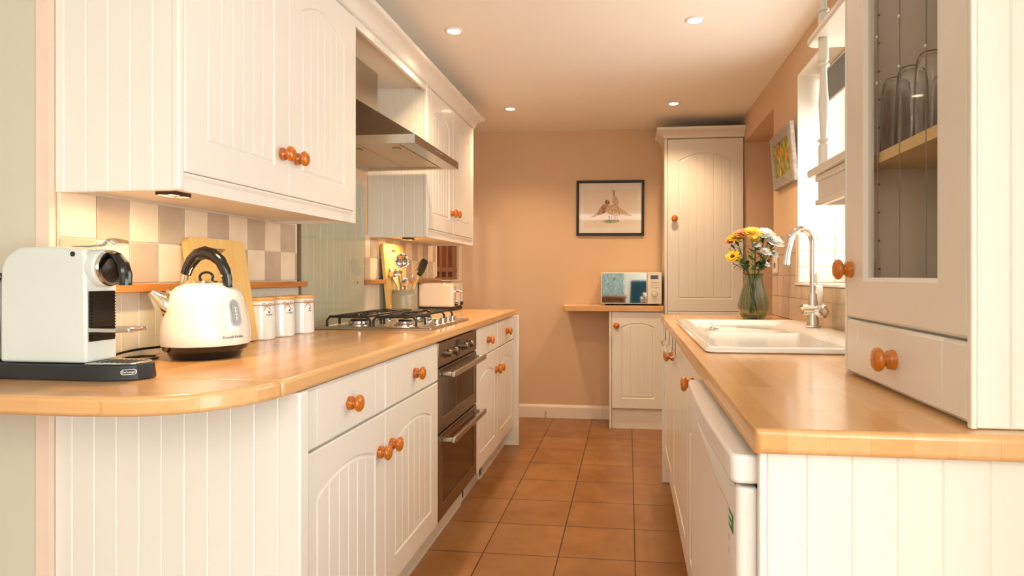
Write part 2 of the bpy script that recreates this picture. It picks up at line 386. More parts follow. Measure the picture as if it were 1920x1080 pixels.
for z in (.19,): build('fixing_screw', MB().lathe([(.0005, 0), (.006, 0), (.006, .003), (.0005, .004)], 16, (.007, .53, z), 'x'), LEAD, gp)
gp.location.x = WX+.011

# ------------------------------------------------------------------ left base units
def base_unit(name, label, y0, wds, end=None):
    """left-hand base cabinet, local x runs to the far wall"""
    t = thing(name, label, 'cabinet', (-.775, y0, 0), pi/2); W = sum(wds)
    c = MB().box(0, .018, 0, .57, .14, ZB-.001).box(W-.018, W, 0, .57, .14, ZB-.001).box(.018, W-.018, 0, .57, .14, .158).box(.018, W-.018, .55, .57, .158, ZB-.001).box(.018, W-.018, 0, .02, ZB-.03, ZB-.001).box(.018, W-.018, 0, .02, .69, .72)
    build('carcass', c, CREAM2, t); x = 0
    for i, ww in enumerate(wds):
        put_drawer(t, x+.0015, .712, ww-.003, .150)
        kx = ww-.003-.045 if i == 0 else .045
        put_door(t, x+.0015, .14, ww-.003, .567, kx=kx, kz=.455, stile=.07 if ww < .52 else .08)
        x += ww
    return t
cabA = base_unit('base_cabinet', 'cream base cabinet nearest the camera on the left, two drawers over two doors', 1.362, (.504, .541))
build('plinth', MB().box(-.03, 1.045, .045, .06, .001, .139), CREAM2, cabA)
ep = grooved(.594, ZB-.002, .018, [.046+.0575*i for i in range(0, 10)], .0022, .002, .002); ep.xf(Matrix.Translation((-1.3494, 1.338, .001)))
o = build('end_panel', ep, CREAM, cabA); o.matrix_parent_inverse = Matrix.Rotation(-pi/2, 4, 'Z') @ Matrix.Translation((.775, -1.362, 0))
o = build('corner_post', MB().box(-.762, -.733, 1.32, 1.36, .001, ZB-.001), CREAM, cabA, .005, 3); o.matrix_parent_inverse = Matrix.Rotation(-pi/2, 4, 'Z') @ Matrix.Translation((.775, -1.362, 0))
cabB = base_unit('base_cabinet', 'cream base cabinet beyond the double oven on the left, two drawers over two doors', 3.043, (.50, .53))
build('plinth', MB().box(.33, 1.03, .045, .06, .001, .139), CREAM2, cabB)
build('end_panel', MB().box(1.031, 1.049, -.052, .571, .001, ZB-.001), CREAM, cabB, .003)
pb = MB().box(0, .40, -.004, .01, 0, .125); pl = tag(build('plinth_board', pb, plain('grey_white_board', '#CFC6BC', .5), loc=(-.83, 3.0, .001), rot=(0, 0, pi/2)), 'loose pale plinth board on the floor under the oven and far left cabinet', 'plinth')
for x, lb in ((.0, 0), (.36, 1)):
    build('plinth_clip', MB().box(x, x+.07, -.010, -.004, .01, .115).box(x+.012, x+.024, -.013, -.010, .03, .06, 1).box(x+.012, x+.024, -.013, -.010, .08, .092, 1), [WHITE, MATTE], pl)

# double oven
ov = thing('double_oven', 'brown steel built-in double oven with two glass doors under the hob', 'oven', (-.775, 2.41, 0), pi/2)
build('body', MB().box(.004, .626, 0, .56, .14, ZB-.001), STEELD, ov)
build('plinth', MB().box(-.003, .58, .045, .06, .001, .139), CREAM2, ov)
build('control_panel', MB().box(.003, .627, -.022, 0, .765, .862), STEELD, ov, .002)
build('trim', MB().box(-.001, .0025, -.02, .0, .142, .862), CHROME, ov)
for z0, z1 in ((.497, .757), (.145, .489)):
    W = .624; a, b = (.05, .05); d = ringframe(W, z1-z0, .022, a, W-b, .055, z1-z0-.035, .002, .002)
    dd = build('oven_door', d, STEELD, ov, loc=(.003, 0, z0))
    build('door_glass', MB().box(a, W-b, -.019, -.012, .055, z1-z0-.035), OVENG, dd)
    if z0 > .4: build('inner_trim', MB().box(W*.42, W*.43, -.0195, -.0185, .057, z1-z0-.037), STEELD, dd)
    hm = MB().box(.04, W-.02, -.078, -.062, z1-z0-.037, z1-z0-.013).box(.045, .07, -.064, -.021, z1-z0-.034, z1-z0-.016).box(W-.05, W-.025, -.064, -.021, z1-z0-.034, z1-z0-.016)
    build('handle', hm, STEEL, dd, .003, 2)
for x in (.10, .195, .37, .465):
    build('dial', MB().lathe([(.0005, 0), (.021, 0), (.021, .004), (.0165, .006), (.0155, .024), (.013, .027), (.0005, .027)], 24, (x, -.022, .812), 'y', 0).box(x-.0022, x+.0022, -.052, -.047, .797, .827), [BLACK if 0 else STEELD], ov)
build('clock_display', MB().box(.255, .31, -.0245, -.0215, .778, .85), OVENG, ov, .001)
for x in (.25, .315): build('clock_button', MB().lathe([(.0005, 0), (.003, 0), (.003, .003), (.0005, .003)], 12, (x, -.022, .81), 'y'), CHROME, ov)
# ------------------------------------------------------------------ worktops
def arc(cx, cy, r, a0, a1, n): return [(cx+r*cos(R(a0+(a1-a0)*i/n)), cy+r*sin(R(a0+(a1-a0)*i/n))) for i in range(n+1)]
o = build('worktop', MB().prism([(WX+.0005, 1.262), (XW, 1.262), (XW, 4.06-.02), (XW-.02, 4.06), (WX+.0005, 4.06)], ZB, ZT), TOP, bevel=.009, segs=4)
tag(o, 'long beech block worktop over the left-hand base cabinets and oven', 'worktop')
cv = [(-.7405, 1.260), (-.750, 1.205), (-.765, 1.17), (-.785, 1.135), (-.812, 1.105), (-.845, 1.080), (-.885, 1.061), (-.93, 1.049), (-.98, 1.043), (-1.04, 1.040), (-1.12, 1.040), (-1.22, 1.042), (-1.35, 1.05), (-1.5, 1.07), (-1.62, 1.11), (-1.70, 1.17), (-1.74, 1.24), (-1.745, 1.304), (-1.3505, 1.304), (-1.3495, 1.2605)]
o = build('worktop', MB().prism(cv, ZB, ZT), TOPX, bevel=.009, segs=4); tag(o, 'curved beech block worktop end under the coffee machine', 'worktop')
# ------------------------------------------------------------------ left wall units
def wall_unit(label, y0, wds, far_door=False):
    t = thing('wall_cabinet', label, 'cabinet', (-1.05, y0, 1.332), pi/2); W = sum(wds)
    n = grooved(.3085, .79, .016, [.024+.0575*i for i in range(0, 5)], .0022, .002, .002)
    # near side panel faces the camera
    m = MB(); m.v = n.v; m.f = n.f; m.mi = n.mi
    m.xf(Matrix.Rotation(-pi/2, 4, 'Z')); m.xf(Matrix.Translation((.016, .2995, 0)))
    build('side_panel', m, CREAM, t)
    build('side_panel', MB().box(W-.018, W, -.02, .298, -.0, .79), CREAM, t, .002)
    build('corner_moulding', MB().box(-.001, .018, -.021, -.0, 0, .79), CREAM, t, .005, 3)
    build('carcass', MB().box(.017, W-.0185, 0, .298, .012, .03).box(.017, W-.0185, .28, .298, .03, .79).box(.017, W-.0185, 0, .28, .77, .79), CREAM2, t)
    build('light_pelmet', MB().prism([(-.018, 0), (.0, 0), (.0, .012), (-.0, .0445), (-.016, .0445), (-.019, .038), (-.014, .03), (-.014, .012)], .0185, W-.0185, 'x'), CREAM, t)
    x = .019; ds = []
    for i, ww in enumerate(wds):
        w2 = (W-.038)/len(wds)
        ds.append(put_door(t, x+.001, .046, w2-.002, .735, kx=(w2-.002-.038 if i == 0 else .04), kz=.12, stile=.075, top=.085, arch=.05)); x += w2
    return t
ua = wall_unit('cream two-door wall cabinet nearest the camera on the left, over the kettle', 1.32, (.47, .47))
ub = wall_unit('cream two-door wall cabinet beyond the extractor hood, over the toaster', 3.10, (.48, .49))
def cornice(y0, y1):
    pr = [(-1.352+.003, 2.118), (-1.03, 2.118), (-1.022, 2.122), (-1.018, 2.128), (-1.016, 2.14), (-1.004, 2.16), (-.985, 2.172), (-.972, 2.176), (-.966, 2.182), (-.966, 2.192), (-.975, 2.197), (-1.349, 2.197)]
    L = []
    for y, e in ((y0, 0), (y1, 1)): L.append([(x, y+(max(0, x+1.03) if e else 0), z) for x, z in pr])
    return MB().loops(L)
o = build('cornice', cornice(1.20, 4.07), CREAM, ang=50); tag(o, 'cream moulded cornice running along the top of the left wall cabinets', 'cornice')
br = thing('bridging_board', 'cream board bridging the two left wall cabinets above the extractor hood', 'shelf', (0, 0, 0))
build('board', MB().box(-1.348, -1.05, 2.262, 3.099, 2.105, 2.1175), CREAM2, br)
build('valance', MB().box(-1.049, -1.032, 2.262, 3.099, 2.085, 2.1175), CREAM, br, .003)
# under-cabinet lamps
def underlamp(y, label, power, x=-1.15):
    t = thing('under_cabinet_light', label, 'lamp', (x, y, 1.3435))
    q = lambda a, b, z: [(-a, -b, z), (a, -b, z), (a, b, z), (-a, b, z)]
    build('housing', MB().loops([q(.022, .034, 0), q(.022, .034, -.011), q(.020, .032, -.011), q(.019, .031, -.004)], True, True), plain('bronze_housing', '#4A3020', .4), t)
    build('lamp_lens', MB().box(-.016, .016, -.028, .028, -.0065, -.0045), LENS, t)
    l = bpy.data.lights.new('under_cabinet_glow', 'AREA'); l.shape = 'RECTANGLE'; l.size = .03; l.size_y = .055; l.energy = power; l.color = (1, .66, .32)
    lo = bpy.data.objects.new('under_cabinet_glow', l); COL.objects.link(lo); lo.parent = t; lo.location = (0, 0, -.0078)
underlamp(1.43, 'small bronze under-cabinet lamp above the kettle and coffee machine', 1.5, -1.13)
underlamp(3.35, 'small under-cabinet lamp above the utensil pot', 1.4, -1.22)

# extractor hood
hd = thing('extractor_hood', 'brushed steel chimney extractor hood above the gas hob', 'extractor hood', (WX+.002, 2.43, 1.672))
build('chimney', MB().box(0, .15, .19, .44, .12, .432), STEEL, hd, .002)
cn = [[(0, 0, .036), (.488, 0, .036), (.488, .645, .036), (0, .645, .036)], [(0, .19, .245), (.15, .19, .245), (.15, .44, .245), (0, .44, .245)]]
build('canopy', MB().loops(cn), STEELD, hd)
rim = MB().loops([[(0, 0, 0), (.49, 0, 0), (.49, .647, 0), (0, .647, 0)], [(0, 0, .036), (.49, 0, .036), (.49, .647, .036), (0, .647, .036)], [(.003, .003, .0355), (.487, .003, .0355), (.487, .644, .0355), (.003, .644, .0355)]], False, False)
rim.loops([[(0, 0, 0), (.49, 0, 0), (.49, .647, 0), (0, .647, 0)], [(.03, .03, .0), (.42, .03, .0), (.42, .617, .0), (.03, .617, .0)], [(.05, .05, .014), (.40, .05, .014), (.40, .597, .014), (.05, .597, .014)]], False, False)
build('rim', rim, STEEL, hd)
for a, b in ((.052, .225), (.228, .398)):
    f = build('grease_filter', MB().box(a, b, .052, .595, .008, .012), plain('filter_mesh', '#C9B795', .4, metal=.8), hd)
    build('filter_catch', MB().box(b-.05, b-.02, .12, .15, .003, .0078), STEEL, f)
for i in range(4): build('button', MB().lathe([(.0005, 0), (.0055, 0), (.0055, .004), (.0005, .0045)], 14, (.49, .29+.02*i, .019), 'x'), CHROME, hd)

# gas hob
hb = thing('gas_hob', 'steel four-burner gas hob with black pan supports set in the left worktop', 'hob', (-1.31, 2.46, ZT))
pr = lambda i, z: [(x, y, z) for x, y in [(i, i), (.512-i, i), (.512-i, .605-i), (i, .605-i)]]
build('hob_plate', MB().loops([pr(0, .0005), pr(0, .004), pr(.008, .011), pr(.035, .0125), pr(.045, .008)], True, True), STEEL, hb, .003, 2)
BR = [(.135, .15, .045), (.135, .44, .036), (.345, .15, .036), (.345, .43, .03)]
for x, y, r in BR:
    b = build('burner', MB().lathe([(.0005, .008), (r+.012, .008), (r+.012, .012), (r, .016), (r, .026), (r-.004, .028), (.0005, .028)], 28, (x, y, 0)), CHROME, hb)
    build('burner_cap', MB().lathe([(.0005, .0282), (r*.8, .0282), (r*.82, .032), (r*.7, .035), (.0005, .0355)], 28, (x, y, 0)), MATTE, b)
    build('igniter', MB().lathe([(.002, .012), (.003, .03), (.0005, .031)], 10, (x+r+.006, y+.006, 0)), WHITE, b)
def support(x0, x1, y0, y1, centres):
    m = MB(); z = .052; c = .018; r = .0055
    for y in (y0, y1):
        m.tube([(x0, y, .012), (x0, y, z-.015), (x0+.012, y, z), (x1-.012, y, z), (x1, y, z-.015), (x1, y, .012)], r, 8)
    m.tube([(x0+.02, y0, z), (x0+.02, y1, z)], r, 8); m.tube([(x1-.02, y0, z), (x1-.02, y1, z)], r, 8)
    for cx, cy in centres:
        for k in range(4):
            a = pi/4+k*pi/2; ex = cx+.085*cos(a); ey = cy+.09*sin(a)
            if k in (0, 1, 2, 3): m.tube([(cx+c*cos(a), cy+c*sin(a), z+.002), (min(max(ex, x0), x1), min(max(ey, y0), y1), z)], r, 8)
        m.tube([(x0, cy, .012), (x0, cy, z-.015), (x0+.012, cy, z), (cx-c, cy, z+.002)], r, 8)
        m.tube([(cx+c, cy, z+.002), (x1-.012, cy, z), (x1, cy, z-.015), (x1, cy, .012)], r, 8)
    return m
build('pan_support', support(.045, .235, .035, .565, [(.135, .15), (.135, .44)]), IRON, hb)
build('pan_support', support(.25, .435, .035, .565, [(.345, .15), (.345, .43)]), IRON, hb)
for y in (.20, .28, .36, .435):
    build('control_knob', MB().lathe([(.0005, .0085), (.017, .0085), (.017, .012), (.0145, .014), (.0135, .031), (.012, .033), (.0005, .033)], 22, (.474, y, 0)), CHROME, hb)

# ------------------------------------------------------------------ coffee machine
cm = thing('coffee_machine', 'pale grey capsule coffee machine with black base on the curved worktop end', 'coffee machine', (0, 0, ZT))
bs = [(-1.44, 1.205), (-1.15, 1.196), (-1.105, 1.198), (-1.073, 1.207), (-1.05, 1.224), (-1.040, 1.25), (-1.05, 1.276), (-1.073, 1.292), (-1.105, 1.300), (-1.44, 1.301)]
build('base', MB().loops([[(x, y, .0005) for x, y in bs], [(x, y, .004) for x, y in bs], [(x+(-.0045 if x > -1.1 else 0), y, .034) for x, y in bs]]), plain('anthracite_plastic', '#26282A', .42, vary=.06), cm, .002)
GREYW = plain('pale_grey_plastic', '#D6DAD2', .32, coat=.3, vary=.012)
pf = [(-1.374, .036), (-1.374, .205)]+[(-1.314+.06*cos(R(a)), .229+.06*sin(R(a))) for a in (165, 150, 135, 120, 105, 95)]+[(-1.25, .290), (-1.175, .283), (-1.166, .27), (-1.164, .036)]
build('body', MB().prism(pf, 1.212, 1.296, 'y'), GREYW, cm, .006, 3)
build('brew_head', MB().lathe([(.0005, 0), (.042, 0), (.042, .018), (.039, .024), (.0005, .024)], 36, (-1.170, 1.254, .243), 'x'), GREYW, cm)
build('chrome_ring', MB().lathe([(.031, .0), (.0395, .0), (.0405, .004), (.0385, .009), (.033, .009), (.031, .004)], 40, (-1.146, 1.254, .243), 'x', cap=False), CHROME, cm)
build('head_face', MB().lathe([(.0005, 0), (.032, 0), (.031, .005), (.0005, .007)], 32, (-1.146, 1.254, .243), 'x'), BLACK, cm)
hp = [(-1.139, 1.250, .272), (-1.122, 1.247, .268), (-1.105, 1.244, .25), (-1.098, 1.243, .228), (-1.098, 1.243, .205)]
build('outlet_spout', MB().tube(hp, [.006, .011, .013, .014, .013], 14, sc=(1, 1)), BLACK, cm)
gr = MB().box(-1.1645, -1.162, 1.219, 1.287, .082, .192)
for i in range(16): gr.box(-1.162, -1.158, 1.223, 1.285, .088+.0065*i, .0905+.0065*i)
build('grille', gr, BLACK, cm)
build('cup_stand', MB().prism([(-1.163, 1.216), (-1.095, 1.214), (-1.072, 1.224), (-1.064, 1.25), (-1.072, 1.276), (-1.095, 1.286), (-1.163, 1.288)], .103, .112), CHROME, cm, .002)
lv = MB().tube([(-1.235, 1.254, .292), (-1.19, 1.254, .2915), (-1.155, 1.254, .294), (-1.142, 1.253, .299), (-1.130, 1.252, .303), (-1.120, 1.252, .301), (-1.114, 1.252, .294)], [.003, .005, .006, .008, .011, .012, .009], 14, sc=(2.2, .6))
build('lever', lv, CHROME, cm)
build('power_button', MB().lathe([(.0005, 0), (.0055, 0), (.0055, .0015), (.0005, .002)], 18, (-1.195, 1.2118, .273), 'y'), BLACK, cm)
build('drip_tray', MB().prism([(-1.160, 1.203)]+[(-1.10+.05*cos(R(a)), 1.25+.044*sin(R(a))) for a in range(-80, 81, 16)]+[(-1.160, 1.296)], .0345, .037), CHROME, cm, .001)
dg = MB()
for i in range(7): dg.box(-1.150+.012*i, -1.145+.012*i, 1.222, 1.278, .0371, .0376)
build('drip_grid', dg, GREYT, cm)
wt = MB().box(-1.440, -1.376, 1.216, 1.292, .036, .215)
build('water_tank', wt, pane('tank_plastic', '#C9CDD0'), cm, .006)
build('tank_lid', MB().box(-1.44, -1.376, 1.214, 1.294, .2155, .232), BLACK, cm, .004)
bd = MB(); st = [(cos(a)*.0062+(.0085 if cos(a) > 0 else -.0085), sin(a)*.0058) for a in [2*pi*i/28 for i in range(28)]]
bo = [(-.0+x, 0, z) for x, z in st]
badge = MB().prism(st, 0, -.0006, 'y'); badge.xf(Matrix.Translation((-1.0625, 1.2125, .0195)) @ Matrix.Rotation(R(36), 4, 'Z'))
bb = build('badge', badge, SILVER, cm); inn = MB().prism([(x*.93, z*.84) for x, z in st], -.0006, -.0009, 'y').xf(Matrix.Translation((-1.0625, 1.2125, .0195)) @ Matrix.Rotation(R(36), 4, 'Z'))
build('badge_field', inn, MATTE, bb)
tm = text_mesh("De'Longhi", .0062, .15).xf(Matrix.Translation((-1.0625, 1.2125, .0195)) @ Matrix.Rotation(R(36), 4, 'Z') @ Matrix.Translation((0, -.0011, 0)) @ Matrix.Rotation(pi/2, 4, 'X'))
build('lettering', tm, WHITE, bb)

# ------------------------------------------------------------------ kettle
kt = thing('kettle', 'cream dome kettle with black arched handle and steel spout on the left worktop', 'kettle', (-1.165, 1.60, ZT))
build('power_base', MB().lathe([(.0005, .0005), (.084, .0005), (.087, .004), (.094, .018), (.104, .024), (.109, .037), (.0005, .037)], 48), BLACK, kt)
PK = [(.0005, .0375), (.110, .0375), (.1125, .046), (.110, .08), (.105, .115), (.098, .148), (.092, .168), (.084, .184), (.072, .195), (.056, .202), (.045, .2055)]
CRK = plain('kettle_enamel', '#EAE4DA', .2, coat=.6, vary=.01)
build('body', MB().lathe(PK+[(.0005, .2055)], 64), CRK, kt)
build('lid', MB().lathe([(.0005, .2072), (.043, .2072), (.041, .211), (.025, .2145), (.0005, .2155)], 36), CHROME, kt)
lr = [(.02*cos(a)*1.0, 0, .2215+.0135*sin(a)) for a in [2*pi*i/24 for i in range(24)]]
build('lid_ring', MB().tube(lr, .0036, 8, closed=True), BLACK, kt)
sd = Vector((-.70, -.71, 0)).normalized()
sb = Vector((0, 0, .158))+sd*.078
sp_ = MB(); L = []
for i, (o_, zz, rr) in enumerate([(.076, .132, .030), (.088, .142, .029), (.103, .156, .023), (.118, .170, .015), (.131, .182, .008)]):
    c = sd*o_+Vector((0, 0, zz)); nrm = (sd*.72+Vector((0, 0, .69))).normalized(); a = nrm.cross(Vector((0, 0, 1))).normalized(); b = a.cross(nrm)
    L.append([c+a*(rr*cos(2*pi*j/24))+b*(rr*1.15*sin(2*pi*j/24)) for j in range(24)])
build('spout', sp_.loops(L), CHROME, kt)
HX = Vector((.95, -.1, 0)).normalized()
def hpt(x, z): return HX*x+Vector((0, 0, z))
hp = [hpt(-.068, .230), hpt(-.060, .250), hpt(-.047, .268), hpt(-.028, .284), hpt(-.004, .290), hpt(.022, .284), hpt(.046, .266), hpt(.061, .240), hpt(.068, .214), hpt(.069, .194)]
build('handle', MB().tube(hp, [.013, .014, .0155, .016, .016, .0155, .0145, .0135, .0125, .011], 16, sc=(1.15, .85)), BLACK, kt)
build('handle_bracket', MB().tube([hpt(-.082, .175), hpt(-.077, .195), hpt(-.072, .215), hpt(-.068, .234)], [.010, .0105, .0105, .0095], 12, sc=(1.1, .6)), CHROME, kt)
for z in (.205, .226): build('rivet', MB().ball(tuple(hpt(.062, z)+Vector((-.003, -.012, 0))), .0032, 10), CHROME, kt)
build('rivet', MB().lathe([(.0005, 0), (.006, 0), (.005, .003), (.0005, .004)], 16, (-.052, -.079, .183), 'y'), CHROME, kt)
def on_kettle(mb, ang, zc, off=.0008):
    out = []
    for x, y, d in mb.v:
        z = zc+y; r = .113
        for (r0, z0), (r1, z1) in zip(PK[1:], PK[2:]):
            if z0 <= z <= z1: r = r0+(r1-r0)*(z-z0)/(z1-z0)
        a = ang+x/.105; out.append(((r+off+d)*cos(a), (r+off+d)*sin(a), z))
    mb.v = out; return mb
def stad(w_, h_, d, n=30): return MB().loops([[(w_*cos(2*pi*j/n), (h_-w_)*(1 if sin(2*pi*j/n) > 0 else -1)+w_*sin(2*pi*j/n), e) for j in range(n)] for e in (0, d)])
ga = R(-12)
g_ = build('water_gauge', on_kettle(stad(.017, .037, .0015), ga, .125), plain('gauge_grey', '#A8A8A6', .25, coat=.4), kt)
build('gauge_window', on_kettle(stad(.012, .031, .0006), ga, .125, .0024), plain('gauge_inner', '#8E908F', .2, coat=.4), g_)
gm = MB().add(*[[(-.002, -.02, 0), (.0005, -.02, 0), (.0005, .016, 0), (-.002, .016, 0)], [(0, 1, 2, 3)]])
for i in range(4): gm.add([(-.005, -.014+.009*i, 0), (.0045, -.014+.009*i, 0), (.0045, -.0128+.009*i, 0), (-.005, -.0128+.009*i, 0)], [(0, 1, 2, 3)])
build('gauge_marks', on_kettle(gm, ga, .125, .0034), WHITE, g_)
build('lettering', on_kettle(text_mesh('Russell Hobbs', .0105), R(-18), .060, .0004), GREYT, kt)
# kettle cable
cp = [(-1.245, 1.655, .007), (-1.28, 1.665, .02), (-1.30, 1.60, .026), (-1.33, 1.54, .024), (-1.325, 1.47, .02), (-1.31, 1.42, .012), (-1.28, 1.40, .006), (-1.26, 1.45, .005), (-1.25, 1.51, .005), (-1.275, 1.55, .005), (-1.31, 1.55, .006), (-1.325, 1.50, .006)]
def smooth(pts, n=6):
    P = [Vector(p) for p in pts]; out = []
    for i in range(len(P)-1):
        a, b, c, d = P[max(i-1, 0)], P[i], P[i+1], P[min(i+2, len(P)-1)]
        for k in range(n):
            t = k/n; out.append(.5*((2*b)+(c-a)*t+(2*a-5*b+4*c-d)*t*t+(3*b-a-3*c+d)*t**3))
    return out+[P[-1]]
tag(build('power_cable', MB().tube([p+Vector((0, 0, ZT)) for p in smooth(cp)], .0035, 8), BLACK), 'black power cable coiled on the worktop behind the kettle', 'cable')

# ------------------------------------------------------------------ chopping boards
def board(label, y0, w_, h_, lean, x0, hole=True):
    t = thing('chopping_board', label, 'chopping board', (x0, y0, ZT+.001)); t.rotation_euler = (0, lean, 0)
    r = .025; out = arc(w_-r, h_-r, r, 0, 90, 6)+arc(r, h_-r, r, 90, 180, 6)+arc(.012, .012, .012, 180, 270, 4)+arc(w_-.012, .012, .012, 270, 360, 4)
    N = len(out); hc = (w_/2, h_-.035); inn = []
    for (y, z) in out:
        a = math.atan2(z-hc[1], y-hc[0]); inn.append((hc[0]+.036*cos(a), hc[1]+.011*sin(a)))
    L = [[(.0, y, z) for y, z in out], [(.018, y, z) for y, z in out], [(.018, y, z) for y, z in inn], [(0, y, z) for y, z in inn], [(0, y, z) for y, z in out]]
    build('board', MB().loops(L, False, False), BAMBOO, t, .002)
    return t
board('pale bamboo chopping board with a slot handle leaning on the tiles behind the kettle', 1.73, .285, .345, R(-9), -1.29)
board('pale wooden chopping board leaning on the tiles behind the utensil pot', 3.235, .30, .40, R(-6), -1.298)

# ------------------------------------------------------------------ storage jars
TW = plain('jute_twine', '#B98A55', .9)
def jar(label, x, y, word):
    t = thing('storage_jar', label, 'jar', (x, y, ZT), group=None); r = .0485
    build('pot', MB().lathe([(.0005, .0005), (r-.003, .0005), (r, .004), (r*.985, .06), (r*.95, .105), (r*.92, .118), (r*.93, .124), (r*.95, .130), (r*.95, .136), (.0005, .136)], 44), CERAM, t)
    l = build('lid', MB().lathe([(.0005, .1362), (r*.97, .1362), (r*.985, .139), (r*.985, .146), (r*.96, .149), (.0005, .1495)], 44), LIDW, t)
    rr = r*.955; tw = MB().tube([(rr*cos(a), rr*sin(a), .1215) for a in [2*pi*i/40 for i in range(40)]], .0014, 6, closed=True)
    ca = R(-30); c = Vector((rr*cos(ca)*1.03, rr*sin(ca)*1.03, .1215)); tx = Vector((-sin(ca), cos(ca), 0))
    for s_ in (-1, 1):
        tw.tube(smooth([c, c+tx*.009*s_+Vector((0, 0, .007)), c+tx*.018*s_+Vector((0, 0, .004)), c+tx*.012*s_-Vector((0, 0, .002)), c]), .0011, 6)
        tw.tube(smooth([c, c+tx*.006*s_-Vector((0, 0, .009)), c+tx*.012*s_-Vector((0, 0, .018))]), .0011, 6)
    build('twine', tw, TW, t)
    def wrap(mb, ang, zc):
        mb.v = [((r+.0004+d)*cos(ang+x/r), (r+.0004+d)*sin(ang+x/r), zc+z) for x, z, d in mb.v]; return mb
    h = [(0.016*sin(q)**3*.22, (13*cos(q)-5*cos(2*q)-2*cos(3*q)-cos(4*q))/16*.0045, 0) for q in [2*pi*i/24 for i in range(24)]]
    hm = MB().add([(x*1.1, y_, 0) for x, y_, d in h], [tuple(range(24))])
    build('heart_print', wrap(hm, R(-22), .098), GREYT, t)
    build('lettering', wrap(text_mesh(word, .0078), R(-22), .088), GREYT, t)
    return t
jar('white ceramic jar with wooden lid and twine bow, nearest the chopping board', -1.294, 2.060, 'SUGAR')
jar('white ceramic jar with wooden lid and twine bow, middle one of the three', -1.287, 2.180, 'COFFEE')
jar('white ceramic jar with wooden lid and twine bow, nearest the gas hob', -1.279, 2.312, 'TEA')

# ------------------------------------------------------------------ utensil pot and utensils
px, py = -1.245, 3.34
ut = thing('utensil_pot', 'grey-green stoneware pot holding kitchen utensils behind the gas hob', 'pot', (px, py, ZT))
build('pot', MB().lathe([(.0005, .0005), (.072, .0005), (.075, .005), (.076, .09), (.072, .115), (.062, .128), (.060, .133), (.064, .140), (.064, .147), (.058, .147), (.056, .13), (.066, .1), (.068, .01), (.0005, .01)], 44), plain('stoneware', '#A9A48C', .35, coat=.3), ut)
def utensil(name, label, cat, base, top, head, mat, hmat=None, hr=.004):
    t = thing(name, label, cat, (px, py, ZT)); b, e = Vector(base), Vector(top)
    build('handle', MB().tube([b, b.lerp(e, .5), e], [hr*.8, hr, hr*.8], 10, sc=(1.6, .6)), hmat or mat, t)
    q = (e-b).to_track_quat('Z', 'Y').to_matrix().to_4x4()
    head.xf(Matrix.Translation(e) @ q); build('head', head, mat, t); return t
def bowl(r, d, holes=False):
    m = MB(); L = []
    for i in range(9):
        a = pi/2*i/8; L.append([(r*cos(a)*cos(q), r*cos(a)*sin(q), -d*sin(a)) for q in [2*pi*j/28 for j in range(28)]])
    m.loops(L, False, True)
    L = [[(x*.93, y*.93, z*.9) for x, y, z in l] for l in L[::-1]]; m.loops(L, True, False)
    m.tube([(r*.97*cos(q), r*.97*sin(q), 0) for q in [2*pi*j/28 for j in range(28)]], .0015, 6, closed=True)
    return m
hd_ = bowl(.042, .02).xf(Matrix.Rotation(R(95), 4, 'X') @ Matrix.Translation((0, 0, 0))); hd_.xf(Matrix.Translation((0, 0, .035)))
dots = MB()
sk_ = utensil('skimmer', 'steel skimmer with a round perforated head in the utensil pot', 'utensil', (-.02, .01, .015), (-.005, -.01, .27), hd_, CHROME)
hol = MB()
for i in range(-3, 4):
    for j in range(-3, 4):
        if i*i+j*j < 9.5: hol.lathe([(.0005, 0), (.0032, 0), (.0032, .0012), (.0005, .0012)], 8, (i*.0105-.002, -.0335+.0015*(i*i+j*j)*.6-.005, .305+j*.0105), 'y')
build('perforations', hol, MATTE, sk_)
b2 = bowl(.036, .03).xf(Matrix.Rotation(R(200), 4, 'X')); b2.xf(Matrix.Translation((0, -.02, -.0)))
utensil('ladle', 'steel soup ladle hanging upside down in front of the skimmer', 'utensil', (.01, -.01, .015), (-.012, -.045, .235), b2, CHROME)
sp2 = MB().ball((0, 0, .022), (.019, .004, .028), 18)
utensil('serving_spoon', 'small steel serving spoon standing in the utensil pot', 'utensil', (.0, .0, .02), (.022, -.035, .165), sp2, CHROME)
wh = MB()
for k in range(6):
    a = pi*k/6; wh.tube([(sin(u)*.028*cos(a), sin(u)*.028*sin(a), (1-cos(u))*.05) for u in [2*pi*i/24 for i in range(24)]], .0009, 5, closed=True)
utensil('whisk', 'wire balloon whisk standing in the utensil pot', 'utensil', (.0, .02, .02), (.052, .02, .19), wh, CHROME)
sh = MB().prism([(-.015, 0), (.015, 0), (.026, .03), (.024, .085), (.014, .098), (-.014, .098), (-.024, .085), (-.026, .03)], -.002, .002, 'y').xf(Matrix.Rotation(R(70), 4, 'Z'))
utensil('spatula', 'black silicone spatula with a wooden handle leaning right in the utensil pot', 'utensil', (.0, -.0, .02), (.088, .0, .225), sh, BLACK, BAMBOO)
sf = MB().prism([(-.018, 0), (.018, 0), (.02, .07), (-.02, .07)], -.001, .001, 'y')
utensil('slotted_turner', 'flat steel turner leaning left in the utensil pot', 'utensil', (.01, .0, .02), (-.045, -.02, .20), sf, CHROME)

